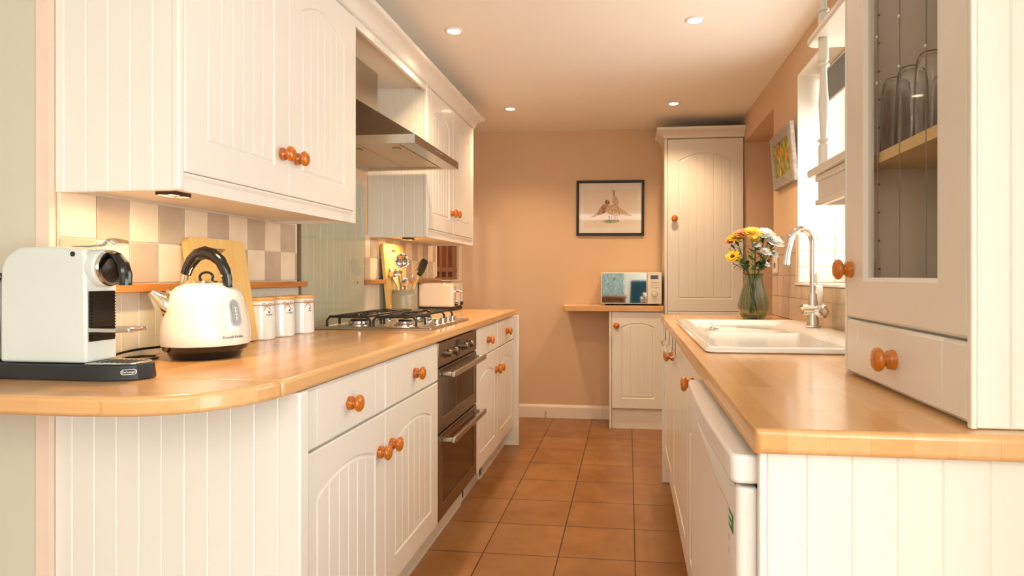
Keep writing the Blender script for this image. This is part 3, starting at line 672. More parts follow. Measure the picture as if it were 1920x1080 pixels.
# ------------------------------------------------------------------ toaster
ts = thing('toaster', 'cream four-slice toaster with chrome top on the far left worktop', 'toaster', (-1.335, 3.845, ZT))
build('body', MB().box(0, .228, 0, .25, .022, .178), CRK, ts, .016, 4)
build('foot', MB().box(.004, .224, .006, .244, .0005, .022), MATTE, ts, .005)
tp = MB().loops([[(.004, .004, .176), (.224, .004, .176), (.224, .246, .176), (.004, .246, .176)], [(.012, .012, .188), (.216, .012, .188), (.216, .238, .188), (.012, .238, .188)]])
tpo = build('top_plate', tp, CHROME, ts, .003)
for y in (.035, .075, .145, .185):
    build('slot', MB().box(.03, .195, y, y+.025, .1882, .1892), MATTE, tpo)
for y in (.055, .185):
    l = build('lever', MB().box(.2282, .2292, y-.002, y+.002, .05, .155, 0).box(.229, .252, y-.016, y+.016, .118, .128, 1), [BLACK, CHROME], ts)
    build('browning_dial', MB().lathe([(.0005, 0), (.012, 0), (.011, .016), (.0005, .017)], 20, (.228, y+(.0), .042), 'x'), BLACK, ts)
    for k in range(3): build('button', MB().lathe([(.0005, 0), (.005, 0), (.0045, .003), (.0005, .003)], 14, (.228, y-.022, .075+.02*k), 'x'), CHROME, ts)

# ------------------------------------------------------------------ far wall furniture
lc = thing('base_cabinet', 'cream single-door cabinet on the far wall under the microwave', 'cabinet', (-.14, 4.62, 0))
build('carcass', MB().box(.018, .40, 0, .299, .15, .868), CREAM2, lc)
build('side_panel', MB().box(0, .0175, -.022, .299, .001, .868), CREAM, lc, .003)
build('plinth', MB().box(.018, .40, .002, .02, .001, .149), CREAM2, lc)
put_door(lc, .020, .155, .378, .71, kx=.034, kz=.61, stile=.07, rail=.075, top=.08, arch=.03, ng=3)
tc_ = thing('tall_cabinet', 'tall cream larder cabinet with arched door in the far right corner', 'cabinet', (.28, 4.62, 0))
build('carcass', MB().box(.004, .545, 0, .299, .15, 2.13), CREAM2, tc_)
build('side_panel', MB().box(-.0185, .0035, -.021, .299, .001, 2.13), CREAM, tc_, .004)
build('plinth', MB().box(.004, .545, .002, .02, .001, .149), CREAM2, tc_)
put_door(tc_, .006, .873, .537, 1.252, kx=.048, kz=.675, stile=.078, rail=.09, top=.10, arch=.055, ng=5)
put_door(tc_, .006, .155, .537, .714, kx=None, stile=.078, arch=.04)
cr = [(-.02, 2.131), (-.026, 2.133), (-.03, 2.145), (-.042, 2.165), (-.06, 2.178), (-.072, 2.183), (-.076, 2.190), (-.076, 2.202), (-.07, 2.205)]
L = []
for d, z in cr: L.append([(-.0185+(d+.02), .299, z), (-.0185+(d+.02), -.021+(d+.02), z), (.549, -.021+(d+.02), z), (.549, .299, z)])
build('crown_moulding', MB().loops(L), CREAM, tc_, ang=50)
o = build('shelf_worktop', MB().prism([(-.485, 4.60), (-.47, 4.585), (.257, 4.585), (.257, FY-.001), (-.485, FY-.001)], .8685, .912), TOPX, bevel=.004); tag(o, 'beech shelf worktop on the far wall under the microwave', 'worktop')
# microwave
mw = thing('microwave', 'compact cream microwave with mirrored door on the far wall shelf', 'microwave', (-.198, 4.60, .9125))
CRM = plain('microwave_cream', '#E8DAC2', .3, metal=.15, coat=.2)
build('body', MB().box(.003, .437, .012, .30, .012, .243), CRM, mw, .004)
build('door', MB().box(0, .335, -.012, .0115, .012, .245), CRM, mw, .002)
build('door_mirror', MB().box(.006, .329, -.0145, -.0122, .02, .237), plain('mirror_glass', '#C9CCCB', .03, metal=1, vary=.0), mw)
pn = build('control_panel', MB().box(.337, .44, -.012, .0115, .012, .245), CRM, mw, .002)
build('display', MB().box(.36, .415, -.0135, -.0122, .195, .222), plain('display_dark', '#2A1A18', .15), pn)
build('dial', MB().lathe([(.0005, 0), (.021, 0), (.02, .012), (.0005, .014)], 28, (.389, -.012, .085), 'y'), CRM, pn)
build('dial_ring', MB().lathe([(.021, 0), (.0225, 0), (.0225, .002), (.021, .002)], 28, (.389, -.012, .085), 'y', cap=False), GREYT, pn)
for k in range(3): build('button_row', MB().box(.36, .418, -.0132, -.0122, .128+.02*k, .132+.02*k), plain('button_print_%d' % k, '#B9A487', .4), pn)
ft = MB()
for x, y in ((.04, .04), (.39, .04), (.04, .26), (.39, .26)): ft.lathe([(.014, 0), (.014, .012)], 12, (x, y, 0))
build('feet', ft, MATTE, mw)
# black-framed pheasant print
pc = thing('framed_picture', 'black-framed print of two pheasants on the far wall', 'picture', (-.408, FY-.001, 1.448)); pc.rotation_euler = (0, R(.4), 0)
build('frame', ringframe(.53, .434, .022, .018, .512, .018, .416, .001, .002), plain('black_frame', '#1E130C', .4), pc)
PAP = plain('mount_card', '#F1E8DE', .7); ART = NT('watercolour_ground'); f_ = ART.noise(ART.obj(), 3.2, 3)
ART.l(ART.ramp(f_, [(.3, lin('#EAD6C4')), (.7, lin('#F2E6DA'))]), ART.b.inputs['Base Color']); ART.b.inputs['Roughness'].default_value = .7
build('mount', MB().box(.019, .511, -.010, -.006, .019, .415), PAP, pc)
ar = build('artwork', MB().box(.055, .475, -.0112, -.0102, .065, .365), ART.m, pc)
def blob(pts, y, mat, name, par): return build(name, MB().add([(x, y, z) for x, z in pts]+[(x, y+.0006, z) for x, z in pts], [tuple(range(len(pts)))]+[tuple(range(2*len(pts)-1, len(pts)-1, -1))]+[(i, (i+1) % len(pts), len(pts)+(i+1) % len(pts), len(pts)+i) for i in range(len(pts))]), mat, par)
def spot(name, c1, c2, sc=60):
    k = NT(name); f = k.noise(k.obj(), sc, 2); k.l(k.ramp(f, [(.42, lin(c1)), (.58, lin(c2))]), k.b.inputs['Base Color']); k.b.inputs['Roughness'].default_value = .7; return k.m
BR1 = spot('pheasant_russet', '#8E5B3C', '#C79870'); BR2 = spot('pheasant_buff', '#B98F66', '#E2C8A2', 90)
def ell(cx, cz, rx, rz, rot): return [(cx+rx*cos(a)*cos(R(rot))-rz*sin(a)*sin(R(rot)), cz+rx*cos(a)*sin(R(rot))+rz*sin(a)*cos(R(rot))) for a in [2*pi*j/24 for j in range(24)]]
GRY = spot('pheasant_grey', '#9A8478', '#D8C4B8'); PNK = spot('pheasant_pink', '#B98E80', '#D8B4A4')
blob([(.108, .143), (.185, .195), (.20, .175), (.15, .15)], -.0117, BR1, 'bird_tail', ar)
blob(ell(.212, .208, .052, .028, 48), -.0119, BR1, 'bird_body', ar)
blob(ell(.243, .262, .019, .021, 20), -.0121, spot('pheasant_head', '#6E4A32', '#B08A66'), 'bird_head', ar)
blob(ell(.306, .27, .024, .045, 12), -.0121, PNK, 'bird_breast', ar)
blob(ell(.292, .325, .011, .022, 5), -.0123, GRY, 'bird_neck', ar)
blob(ell(.289, .347, .016, .013, 0), -.0125, GRY, 'bird_head', ar)
blob([(.34, .215), (.435, .158), (.43, .152), (.345, .165)], -.0125, BR2, 'bird_tail', ar)
blob(ell(.295, .198, .064, .042, -18), -.0127, BR2, 'bird_body', ar)
blob([(.2, .115), (.23, .125), (.28, .125), (.33, .12), (.34, .11), (.3, .1), (.25, .098), (.22, .105)], -.0117, spot('grass_green', '#7F9463', '#B4BC90'), 'grass_tuft', ar)
for a, b in ((.255, .262), (.275, .28), (.30, .306), (.318, .322)): blob([(a, .118), (b, .118), (b, .155), (a, .155)], -.0118, BR1, 'bird_leg', ar)
build('picture_glass', MB().box(.019, .511, -.0146, -.014, .019, .415), CLEAR, pc)
# doorstop
ds = thing('door_stop', 'small chrome doorstop on the far skirting board', 'doorstop', (-.655, FY-.0185, .045))
build('stem', MB().lathe([(.0005, 0), (.011, 0), (.006, .004), (.005, .03), (.0005, .03)], 16, ax='y'), CHROME, ds)
build('rubber_tip', MB().lathe([(.0005, .0305), (.008, .0305), (.008, .038), (.0005, .039)], 16, ax='y'), WHITE, ds)

# ------------------------------------------------------------------ right side: worktop, base units, appliance
XR = .186
# worktop with the sink cut-out
sx0, sx1, sy0, sy1 = .262, .735, 1.90, 2.98
wr_ = MB()
o_ = [(XR, .945), (RX-.0005, .945), (RX-.0005, 3.64), (XR, 3.64)]; i_ = [(sx0, sy0), (sx1, sy0), (sx1, sy1), (sx0, sy1)]
z = lambda pts, h: [(x, y, h) for x, y in pts]
wr_.loops([z(i_, ZT), z(o_, ZT), z(o_, ZB), z(i_, ZB), z(i_, ZT)], False, False)
tag(build('worktop', wr_, TOP, bevel=.009, segs=4), 'beech block worktop around the white sink on the right', 'worktop')
# cream end panel and base cabinets; local x runs towards the camera
rc = thing('base_cabinet', 'cream sink base cabinet run on the right with tongue-and-groove doors', 'cabinet', (.215, 3.46, 0), -pi/2)
W = 3.46-1.70
build('carcass', MB().box(.0185, W, 0, .018, .14, .158).box(.0185, .036, 0, .60, .158, ZB-.001).box(W-.018, W, 0, .60, .158, ZB-.001).box(.0185, W, .585, .60, .158, ZB-.001), CREAM2, rc)
build('end_panel', MB().box(0, .018, -.03, .60, .001, ZB-.001), CREAM, rc, .003)
build('plinth', MB().box(.02, W, .045, .06, .001, .139), CREAM2, rc)
put_door(rc, .02, .145, .635, .72, kx=.59, kz=.63, stile=.08, arch=.04, name='door')
put_door(rc, .657, .145, .70, .72, kx=.045, kz=.635, stile=.08, arch=.04)
put_drawer(rc, 1.359, .752, W-1.361, .113)
put_door(rc, 1.359, .145, W-1.361, .604, stile=.075, arch=.04)
re = thing('end_panel', 'white tongue-and-groove end panel under the near end of the right worktop', 'panel', (.2, .985, 0))
build('boarding', grooved(.62, ZB-.002, .016, [.0565, .121, .185, .248, .312, .376, .440, .504, .568], .0025, .002, .002, .008, .001), CREAM, re)
build('corner_post', MB().box(-.004, .0075, -.018, .0, .001, ZB-.001), CREAM, re, .003)
# fridge
fr = thing('undercounter_fridge', 'white undercounter fridge beside the right end panel', 'fridge', (.17, .988, 0))
def bow(x, y0, y1, b, r=.012, n=14):
    pts = [(.03, y0), (x+r, y0), (x+.003, y0+.004), (x, y0+r)]
    for i in range(1, n): t = i/n; pts.append((x-b*sin(pi*t), y0+r+(y1-y0-2*r)*t))
    return pts+[(x, y1-r), (x+.003, y1-.004), (x+r, y1), (.03, y1)]
FW = plain('fridge_white', '#F0EBE4', .3, coat=.2, vary=.008)
build('cabinet_body', MB().box(.032, .61, 0, .695, .03, .79), FW, fr, .004)
fd = build('door', MB().prism(bow(-.003, .0, .70, .006), .10, .806), FW, fr, .006, 3)
build('top_lid', MB().prism(bow(-.012, -.001, .702, .008)+[(.61, .702), (.61, -.001)], .812, .857), FW, fr, .006, 3)
hn = [(y, .80-.035*sin(pi*(y-.03)/.64*.5+pi/2)**1) for y in [.03+.64*i/16 for i in range(17)]]
L = []
for i in range(25):
    t = i/24; y = .02+.66*t; zc = .802-.055*(1-t)**1.5; q = .0068*min(1, 6*t, 6*(1-t)); xx = -.003-.006*sin(pi*t)
    L.append([(xx-.0003, y, zc), (xx-.0004-q*.8, y, zc+.004), (xx-.0005-q, y, zc+.012 if zc < .79 else .804), (xx-.0003, y, .806)])
build('grip_moulding', MB().loops(L), FW, fd, ang=50)
build('plinth_grille', MB().box(.03, .04, .005, .69, .03, .095), FW, fr)
sy = plain('sticker_green', '#2F7D4E', .4)
stk = build('sticker', MB().box(-.0046, -.0036, .03, .12, .722, .752), sy, fd); stk['label'] = 'green energy sticker'
build('sticker_print', MB().box(-.0049, -.0046, .04, .11, .740, .746).box(-.0049, -.0046, .045, .1, .729, .733), plain('sticker_pale', '#C8E0C8', .5), stk)
build('badge_print', MB().box(-.0046, -.0042, .065, .09, .696, .708).box(-.0046, -.0042, .065, .09, .676, .686), plain('print_soft', '#A89A90', .5), fd)
# towel rails over the cabinet doors
def rail(label, ya, yb):
    t = thing('towel_rail', label, 'towel rail', (.1945, ya, .8655))
    d = yb-ya
    for y in (.0, d):
        build('strap', MB().box(-.0015, .0005, y-.008, y+.008, -.062, .0015).box(-.0015, .016, y-.008, y+.008, .0, .0015), LEAD, t)
        build('arm', MB().tube(smooth([(-.0035, y, -.055), (-.006, y, -.068), (-.018, y, -.074), (-.03, y, -.066), (-.034, y, -.055)]), .003, 8), CHROME, t)
    build('bar', MB().tube([(-.036, -.015, -.052), (-.036, d+.015, -.052)], .006, 12), CHROME, t)
rail('chrome over-door towel rail on the right cabinets, nearer the sink knob', 2.63, 2.80)
rail('chrome over-door towel rail on the right cabinets, farther from the camera', 3.02, 3.28)

# sink
sk2 = thing('sink', 'white ceramic inset sink with drainer in the right worktop', 'sink', (.225, 1.85, ZT))
W_, D_ = .575, 1.18
def rr_(i, z, x0=0, x1=W_, y0=0, y1=D_, r=.03):
    x0, x1, y0, y1 = x0+i, x1-i, y0+i, y1-i; r = max(r-i*.4, .004)
    p = arc(x1-r, y0+r, r, -90, 0, 5)+arc(x1-r, y1-r, r, 0, 90, 5)+arc(x0+r, y1-r, r, 90, 180, 5)+arc(x0+r, y0+r, r, 180, 270, 5)
    return [(x, y, z) for x, y in p]
dr = dict(x0=.055, x1=.47, y0=.05, y1=1.13, r=.05)
build('basin', MB().loops([rr_(.004, .0005), rr_(0, .004), rr_(.002, .013), rr_(.009, .018), rr_(.02, .018), rr_(0, .015, **dr), rr_(.012, .003, **dr), rr_(.03, -.0, **{**dr})], True, True), CERAM, sk2, ang=60)
bw = MB()
for i in range(7): bw.box(.12+.045*i, .126+.045*i, .12, .50, .0002, .0016)
build('inner_bowl', MB().loops([rr_(0, .0004, x0=.09, x1=.44, y0=.60, y1=1.09, r=.06), rr_(.004, .0062, x0=.09, x1=.44, y0=.60, y1=1.09, r=.06), rr_(.012, .0004, x0=.09, x1=.44, y0=.60, y1=1.09, r=.06)], False, False), CERAM, sk2)
pgx, pgy = .335, 2.60
pg = thing('sink_plug', 'small chrome sink plug standing on the white sink rim', 'plug', (.338, 2.60, ZT+.0035))
build('disc', MB().lathe([(.0005, 0), (.02, 0), (.03, .004), (.03, .006), (.012, .010), (.0005, .011)], 28), CHROME, pg)
build('knob', MB().lathe([(.005, .0112), (.004, .018), (.0055, .024), (.0005, .026)], 14), CHROME, pg)
# tap
tp_ = thing('mixer_tap', 'tall chrome swan-neck mixer tap with white lever behind the sink', 'tap', (.742, 2.62, ZT+.0185))
build('base', MB().lathe([(.0005, 0), (.03, 0), (.03, .006), (.024, .009), (.022, .03), (.02, .10), (.0175, .135), (.0005, .136)], 32), CHROME, tp_)
nk = [(0, 0, .12), (0, 0, .20), (0, 0, .29)]+[(-.045+.045*cos(R(a)), 0, .335+.060*sin(R(a))) for a in (0, 20, 40, 60, 80, 100, 120, 140, 160)]+[(-.094, 0, .33), (-.102, 0, .292), (-.105, 0, .262)]
build('spout', MB().tube(smooth(nk, 3), .0135, 16), CHROME, tp_)
build('nozzle', MB().tube([(-.1045, 0, .268), (-.1065, 0, .25)], .0155, 16), CHROME, tp_)
build('cross_body', MB().tube([(-.042, -.005, .07), (.042, -.005, .07)], .021, 20), CHROME, tp_)
build('handle', MB().lathe([(.0005, .0), (.018, 0), (.026, .008), (.026, .014), (.016, .022), (.0005, .024)], 20, (.025, -.02, .062), 'y'), CHROME, tp_)
build('handle', MB().tube([(-.03, 0, .07), (-.045, -.004, .085)], .011, 12), CHROME, tp_)
build('lever', MB().lathe([(.0005, .085), (.015, .087), (.021, .11), (.0225, .14), (.02, .163), (.012, .170), (.0005, .171)], 24, (.018, .006, 0)), CERAM, tp_)
build('lever_cap', MB().lathe([(.0005, .1712), (.012, .1712), (.011, .176), (.0005, .177)], 20, (.018, .006, 0)), CHROME, tp_)

# right wall tiles + switch
rt = MB(); rt.box(RX-.004, RX-.0005, 1.56, 3.20, ZT+.001, 1.084, 2).box(RX-.004, RX-.0005, 3.20, 3.70, ZT+.001, 1.35, 2)
tiles(rt, 1.56, 3.20, ZT+.0015, 1.084, .112, .112, .008, RX, -1, 3.2, 0, (0, 0)); tiles(rt, 3.20, 3.70, ZT+.0015, 1.35, .125, .112, .008, RX, -1, 3.2, 0, (0, 0))
struct('wall_right_tiles', rt, [TILEC, TILEC, GROUT], .0012)
rv = MB().box(RX+.002, RX+.258, 3.184, 3.1885, 1.0985, 1.33, 1)
for i in range(3):
    for k in range(3): rv.box(RX+.003+.086*i, RX+.084+.086*i, 3.180, 3.185, 1.10+.078*k, 1.175+.078*k, 0)
struct('wall_reveal_tiles', rv, [plain('tile_white', '#EFE6D6', .25, coat=.3), GROUT], .001)
sw = thing('wall_switch', 'cream wall switch on the tiles to the right of the flower vase', 'switch', (RX-.0085, 3.60, 1.19))
build('plate', MB().box(-.008, 0, -.043, .043, -.043, .043), WHITE, sw, .002); build('rocker', MB().box(-.013, -.0082, -.01, .008, -.014, .014), LEAD, sw, .001)
# daffodil picture
dp = thing('framed_picture', 'grey-framed painting of yellow daffodils beside the kitchen window', 'picture', (RX-.001, 3.60, 1.605), -pi/2); dp.rotation_euler = (R(4.5), 0, -pi/2)
FG = NT('driftwood_frame'); v_ = FG.obj((30, 30, 30)); f_ = FG.noise(v_, 2, 4); FG.l(FG.ramp(f_, [(.3, lin('#8E8378')), (.7, lin('#B3A89C'))]), FG.b.inputs['Base Color']); FG.b.inputs['Roughness'].default_value = .6
build('frame', ringframe(.43, .292, .022, .05, .38, .05, .242, .004, .006), FG.m, dp)
cvm = NT('oil_canvas'); f_ = cvm.noise(cvm.obj((10, 10, 10)), 3, 4); cvm.l(cvm.ramp(f_, [(.3, lin('#5C5418')), (.5, lin('#8E8E30')), (.7, lin('#B5A040'))]), cvm.b.inputs['Base Color']); cvm.b.inputs['Roughness'].default_value = .5
ca_ = build('canvas', MB().box(.052, .378, -.013, -.009, .052, .24), cvm.m, dp)
YL = [plain('daffodil_a', '#E8B81E', .5), plain('daffodil_b', '#E07F1A', .5)]
rnd = random.Random(3)
for i in range(13):
    cx, cz = rnd.uniform(.085, .355), rnd.uniform(.075, .22); r = rnd.uniform(.012, .022)
    blob([(cx+r*(.75+.35*cos(5*a))*cos(a), cz+1.2*r*(.75+.35*cos(5*a))*sin(a)) for a in [2*pi*j/20 for j in range(20)]], -.014-.0002*i, YL[i % 2], 'painted_daffodil', ca_)

# roller blind
rb = thing('roller_blind', 'grey-blue roller blind at the top of the kitchen window', 'blind', (.945, 1.68, 2.10))
build('roller', MB().tube([(0, 0, 0), (0, 1.49, 0)], .018, 16), WHITEM, rb)
build('fabric', MB().box(-.0175, -.0165, .01, 1.485, -.15, 0), plain('blind_fabric', '#8D9494', .8), rb)
build('bottom_bar', MB().box(-.021, -.013, .01, 1.485, -.162, -.15), WHITE, rb, .002)

# ------------------------------------------------------------------ dresser cabinet on the right worktop
dy1 = 1.506
dc = thing('dresser_cabinet', 'tall cream glazed cabinet with a drawer standing on the right worktop', 'cabinet', (.52, dy1, ZT+.001), -pi/2)
DW, DH = dy1-.982, 1.21
bk = grooved(DW-.036, DH-.04, .008, [.0485*i for i in range(1, 11)], .0018, .003, .001)
build('back_panel', bk, INTERIOR, dc, loc=(.018, .302, .02))
build('carcass', MB().box(0, .018, 0, .302, 0, DH).box(.018, DW-.018, 0, .30, DH-.018, DH).box(.018, DW-.018, 0, .30, .0, .018).box(.018, DW-.018, .0, .29, .118, .136), [CREAM2], dc)
ht_ = MB()
for i in range(14): ht_.lathe([(.0005, 0), (.0028, 0), (.0028, .0006), (.0005, .0006)], 8, (.0181, .045, .24+.064*i), 'x')
build('shelf_peg_holes', ht_, LEAD, dc)
build('shelf', MB().box(.019, DW-.019, .012, .292, .466, .488), plain('shelf_birch', '#E3C58C', .45), dc)
sd_ = grooved(.325, DH, .018, [.047, .094, .141, .188, .235, .282], .0022, .003, .002).xf(Matrix.Rotation(pi/2, 4, 'Z')); sd_.xf(Matrix.Translation((DW-.0179, -.012, 0)))
for i_q, v in enumerate(sd_.v): pass
build('side_panel', sd_, CREAM, dc)
build('corner_post', MB().box(DW-.006, DW+.006, -.022, -.0125, 0, DH), CREAM, dc, .0025)
build('corner_post', MB().box(-.009, -.0005, -.021, .02, 0, DH), CREAM, dc, .003)
put_drawer(dc, .001, .005, DW-.009, .121)
dm = ringframe(DW-.009, DH-.135, .02, .10, .425, .082, DH-.135-.08, .005, .008)
dd = build('door', dm, CREAM, dc, loc=(.001, 0, .131)); knob(dd, .032, .108, -.02)
build('door_glass', MB().box(.102, .423, -.010, -.006, .084, DH-.217), CLEAR, dd)
for x in (.155, .26, .365):
    ld = build('lead_line', MB().box(x-.0007, x+.0007, -.0112, -.0101, .09, DH-.223), LEAD, dd)
    build('lead_stud', MB().ball((x, -.012, .49+(.365-x)*-.0), (.0035, .002, .0035), 10).ball((x, -.012, .585), (.0035, .002, .0035), 10), SILVER, ld)
# tumblers
def tumbler(y, x, label, h=.172):
    P = [(.0315, 0), (.0325, .003), (.0315, .06), (.0285, h*.8), (.026, h*.93), (.020, h*.985), (.012, h), (.0005, h), (.0005, h-.006), (.014, h-.007), (.022, h*.9), (.0262, h*.78), (.0295, .06), (.0305, .003), (.0305, 0), (.0315, 0)]
    tag(build('glass_tumbler', MB().lathe(P, 36, (x, y, ZT+.001+.4885), cap=False), TUMBL, ang=60), label, 'glass', 'upturned tumblers on the dresser shelf')
tumbler(1.285, .585, 'upturned clear glass tumbler in the glazed cabinet, partly behind the door frame')
tumbler(1.372, .585, 'upturned clear glass tumbler in the glazed cabinet, middle of the front row')
tumbler(1.447, .585, 'upturned clear glass tumbler in the glazed cabinet, farthest in the front row')
tumbler(1.33, .675, 'upturned clear glass tumbler in the back row, behind the nearest one')
tumbler(1.42, .675, 'upturned clear glass tumbler in the back row, behind the farthest one')

# spindle shelf unit beyond the dresser
ss = thing('spindle_shelf', 'cream open corner shelf with turned spindle beside the kitchen window', 'shelf', (.505, 1.5165, 0))
def qshelf(z0, z1, pull=0):
    p = [(0, 0), (.30, 0), (.30, .10)] ; p = [(0+pull, 0)]+[(.305, 0), (.305, .345-pull)]+[(.03, .35)]+[(.03-.03*sin(R(a)), .35-.03+.03*cos(R(a))) for a in range(10, 91, 16)]
    return MB().prism(p, z0, z1)
build('shelf', qshelf(1.412, 1.432), CREAM, ss, .006, 3); build('shelf', qshelf(1.787, 1.806), CREAM, ss, .006, 3); build('shelf', qshelf(2.09, 2.11), CREAM, ss, .006, 3)
build('pelmet', MB().box(.022, .04, 0, .30, 1.33, 1.4115).box(.04, .30, .282, .30, 1.33, 1.4115).box(.016, .022, 0, .306, 1.33, 1.345).box(.016, .022, 0, .306, 1.395, 1.4115), CREAM, ss, .003)
def spindle(z0, z1):
    h = z1-z0; P = [(.0005, 0), (.0135, 0), (.0135, .17), (.009, .19), (.015, .205), (.0155, .215), (.0085, .23), (.0095, .3), (.0135, .5), (.0105, .62), (.0085, .76), (.009, .775), (.0155, .79), (.0155, .80), (.0095, .815), (.0135, .835), (.0135, 1), (.0005, 1)]
    return MB().lathe([(r, z0+t*h) for r, t in P], 24, (.03, .275, 0))
build('spindle', spindle(1.4325, 1.7865), CREAM, ss); build('spindle', spindle(1.8065, 2.0895), CREAM, ss)

# ------------------------------------------------------------------ vase of flowers
vx, vy = .632, 3.26
vs = thing('glass_vase', 'ribbed dark green glass vase on the worktop behind the sink', 'vase', (vx, vy, ZT))
VP = [(.04, .0005), (.052, .004), (.066, .025), (.0765, .06), (.077, .085), (.068, .125), (.052, .17), (.045, .2), (.045, .215), (.049, .235)]
vg = glassmat('bottle_green_glass', '#CBDACF', .02, 1.3)
outer_ = [(.0005, .0005)]+VP; inner_ = [(r-.004, z) for r, z in VP[::-1] if z > .01]+[(.035, .012), (.0005, .012)]
build('vase_wall', MB().lathe(outer_+inner_, 150, rib=.018, ribn=30, cap=False), vg, vs, ang=80)
GR = [plain('stem_green', '#4F6B2C', .55), plain('leaf_green', '#3F6B2F', .5), plain('leaf_dark', '#2C4F2A', .5)]
def petal(mb, c, dirv, up, L_, wd, curl, m):
    s_ = dirv.cross(up).normalized(); pts = []
    for t, wk in ((0, .25), (.35, .8), (.7, 1), (.92, .7), (1.0, .2)):
        p = c+dirv*(L_*t)+up*(curl*t*t); pts += [p-s_*(wd*wk/2), p+s_*(wd*wk/2)]
    mb.add(pts, [(2*i, 2*i+1, 2*i+3, 2*i+2) for i in range(4)], m)
def flower(label, hp, r, kind, cols, seed, cat='flower'):
    r *= 1.4; rn = random.Random(seed); t = thing('flower', label, cat, (vx, vy, ZT)); tip = Vector(hp)
    ang = math.atan2(tip.y, tip.x); b = Vector((-.02*cos(ang), -.02*sin(ang), .03)); neck = Vector((.022*cos(ang)*min(1, tip.xy.length/.04), .022*sin(ang)*min(1, tip.xy.length/.04), .225))
    path = smooth([b, neck, neck.lerp(tip, .55)+Vector((0, 0, .006)), tip], 5); build('stem', MB().tube(path, .0018, 6), GR[0], t)
    d = (tip-neck).normalized(); d = (d+Vector((0, -.85, .35))).normalized()
    a = d.cross(Vector((0, 0, 1)));
    if a.length < .1: a = Vector((1, 0, 0))
    a.normalize(); b2_ = a.cross(d).normalized(); h = MB()
    rings = {'mum': [(18, 1.0, -.1), (16, .85, .3), (14, .65, .7), (10, .42, 1.3), (6, .25, 2.5)], 'daisy': [(14, 1.0, 0.05), (10, .8, .3)]}[kind]
    for n_, sc_, el in rings:
        for i in range(n_):
            q = 2*pi*(i+rn.random()*.5)/n_; dv = (a*cos(q)+b2_*sin(q)+d*(el*.55)).normalized()
            petal(h, tip, dv, d, r*sc_*rn.uniform(.88, 1.08), r*(.30 if kind == 'mum' else .42), r*.18, rn.randrange(2))
    build('petals', h, cols, t, ang=180)
    build('centre', MB().ball(tuple(tip+d*r*.08), r*(.2 if kind == 'mum' else .3), 10), cols[2], t)
    build('calyx', MB().ball(tuple(tip-d*r*.12), r*.26, 8), GR[2], t)
    lf = MB()
    for k in range(9):
        p = path[6+k if 6+k < len(path)-1 else len(path)-2]; q = rn.uniform(0, 2*pi); dv = Vector((cos(q), sin(q)*.7, rn.uniform(.2, .9))).normalized()
        petal(lf, p, dv, Vector((0, 0, 1)), rn.uniform(.035, .06), .02, -.008, rn.randrange(2))
    build('leaf', lf, GR[1:], t, ang=180)
PC = lambda n, a, b, c: [plain(n+'_a', a, .6), plain(n+'_b', b, .6), plain(n+'_c', c, .6)]
YEL = PC('yellow_bloom', '#F2C21E', '#F6D85A', '#E8A818'); PEA = PC('peach_bloom', '#E8A070', '#F0BE8C', '#D9823E'); LEM = PC('lemon_bloom', '#F7E07A', '#F5D050', '#F0C030'); WHB = PC('white_bloom', '#F4F0EE', '#F8F6F0', '#F0E4B0'); SUN = PC('golden_bloom', '#F0B414', '#F4C830', '#4A2410')
sc3 = 3.28/1165
def hp_(pxl, pyl, dy=0): return (((pxl-1037)/1165*.9928-.1201)/(.9928+.1201*(pxl-1037)/1165)*(vy+dy)-vx, dy, 1.135+(516-pyl)/1165*3.2-ZT)
fl = [('apricot chrysanthemum at the top left of the vase bouquet', hp_(1391, 440, -.02), .030, 'mum', PEA), ('bright yellow bloom at the left of the vase bouquet', hp_(1379, 447, .0), .030, 'mum', YEL),
      ('lemon yellow chrysanthemum at the top centre of the vase bouquet', hp_(1410, 439, -.03), .036, 'mum', LEM), ('white chrysanthemum at the top right of the vase bouquet', hp_(1434, 441, 0), .038, 'mum', WHB),
      ('white chrysanthemum at the far right of the vase bouquet', hp_(1452, 455, -.01), .036, 'mum', WHB), ('golden daisy with a dark centre low on the left of the bouquet', hp_(1374, 482, -.03), .028, 'daisy', SUN),
      ('white bloom in the middle right of the vase bouquet', hp_(1436, 474, -.02), .024, 'mum', WHB), ('small white bloom right of centre, tinged yellow at the edge', hp_(1449, 477, .0), .022, 'mum', WHB),
      ('small white bud low on the right just above the vase rim', hp_(1437, 496, -.02), .015, 'mum', WHB), ('peach spray bloom at the far left edge of the bouquet', hp_(1369, 453, .02), .022, 'mum', PEA),
      ('yellow bloom tucked below the lemon chrysanthemum', hp_(1416, 452, .02), .024, 'daisy', YEL), ('cream white bloom between the two large white chrysanthemums', hp_(1443, 448, .04), .03, 'mum', WHB),
      ('small yellow bloom beside the dark-centred daisy', hp_(1384, 488, -.02), .014, 'daisy', YEL), ('pale bloom hidden under the centre of the bouquet', hp_(1418, 461, -.02), .018, 'mum', WHB)]
for i, a in enumerate(fl): flower(*a, seed=i+11)
lg = thing('foliage_sprig', 'dark leafy sprig arching out low on the left of the vase', 'foliage', (vx, vy, ZT)); pth = smooth([(-.0, 0, .03), (-.025, 0, .225), (-.06, -.01, .265), (-.105, -.02, .285)], 6)
build('stem', MB().tube(pth, .0016, 6), GR[2], lg); lf = MB(); rn = random.Random(5)
for k in range(10):
    p = pth[7+k] if 7+k < len(pth) else pth[-1]; petal(lf, p, Vector((-.7, rn.uniform(-.4, .4), rn.uniform(-.8, .9))).normalized(), Vector((0, 0, 1)), .022, .009, -.004, 0)
build('leaf', lf, GR[2], lg, ang=180)

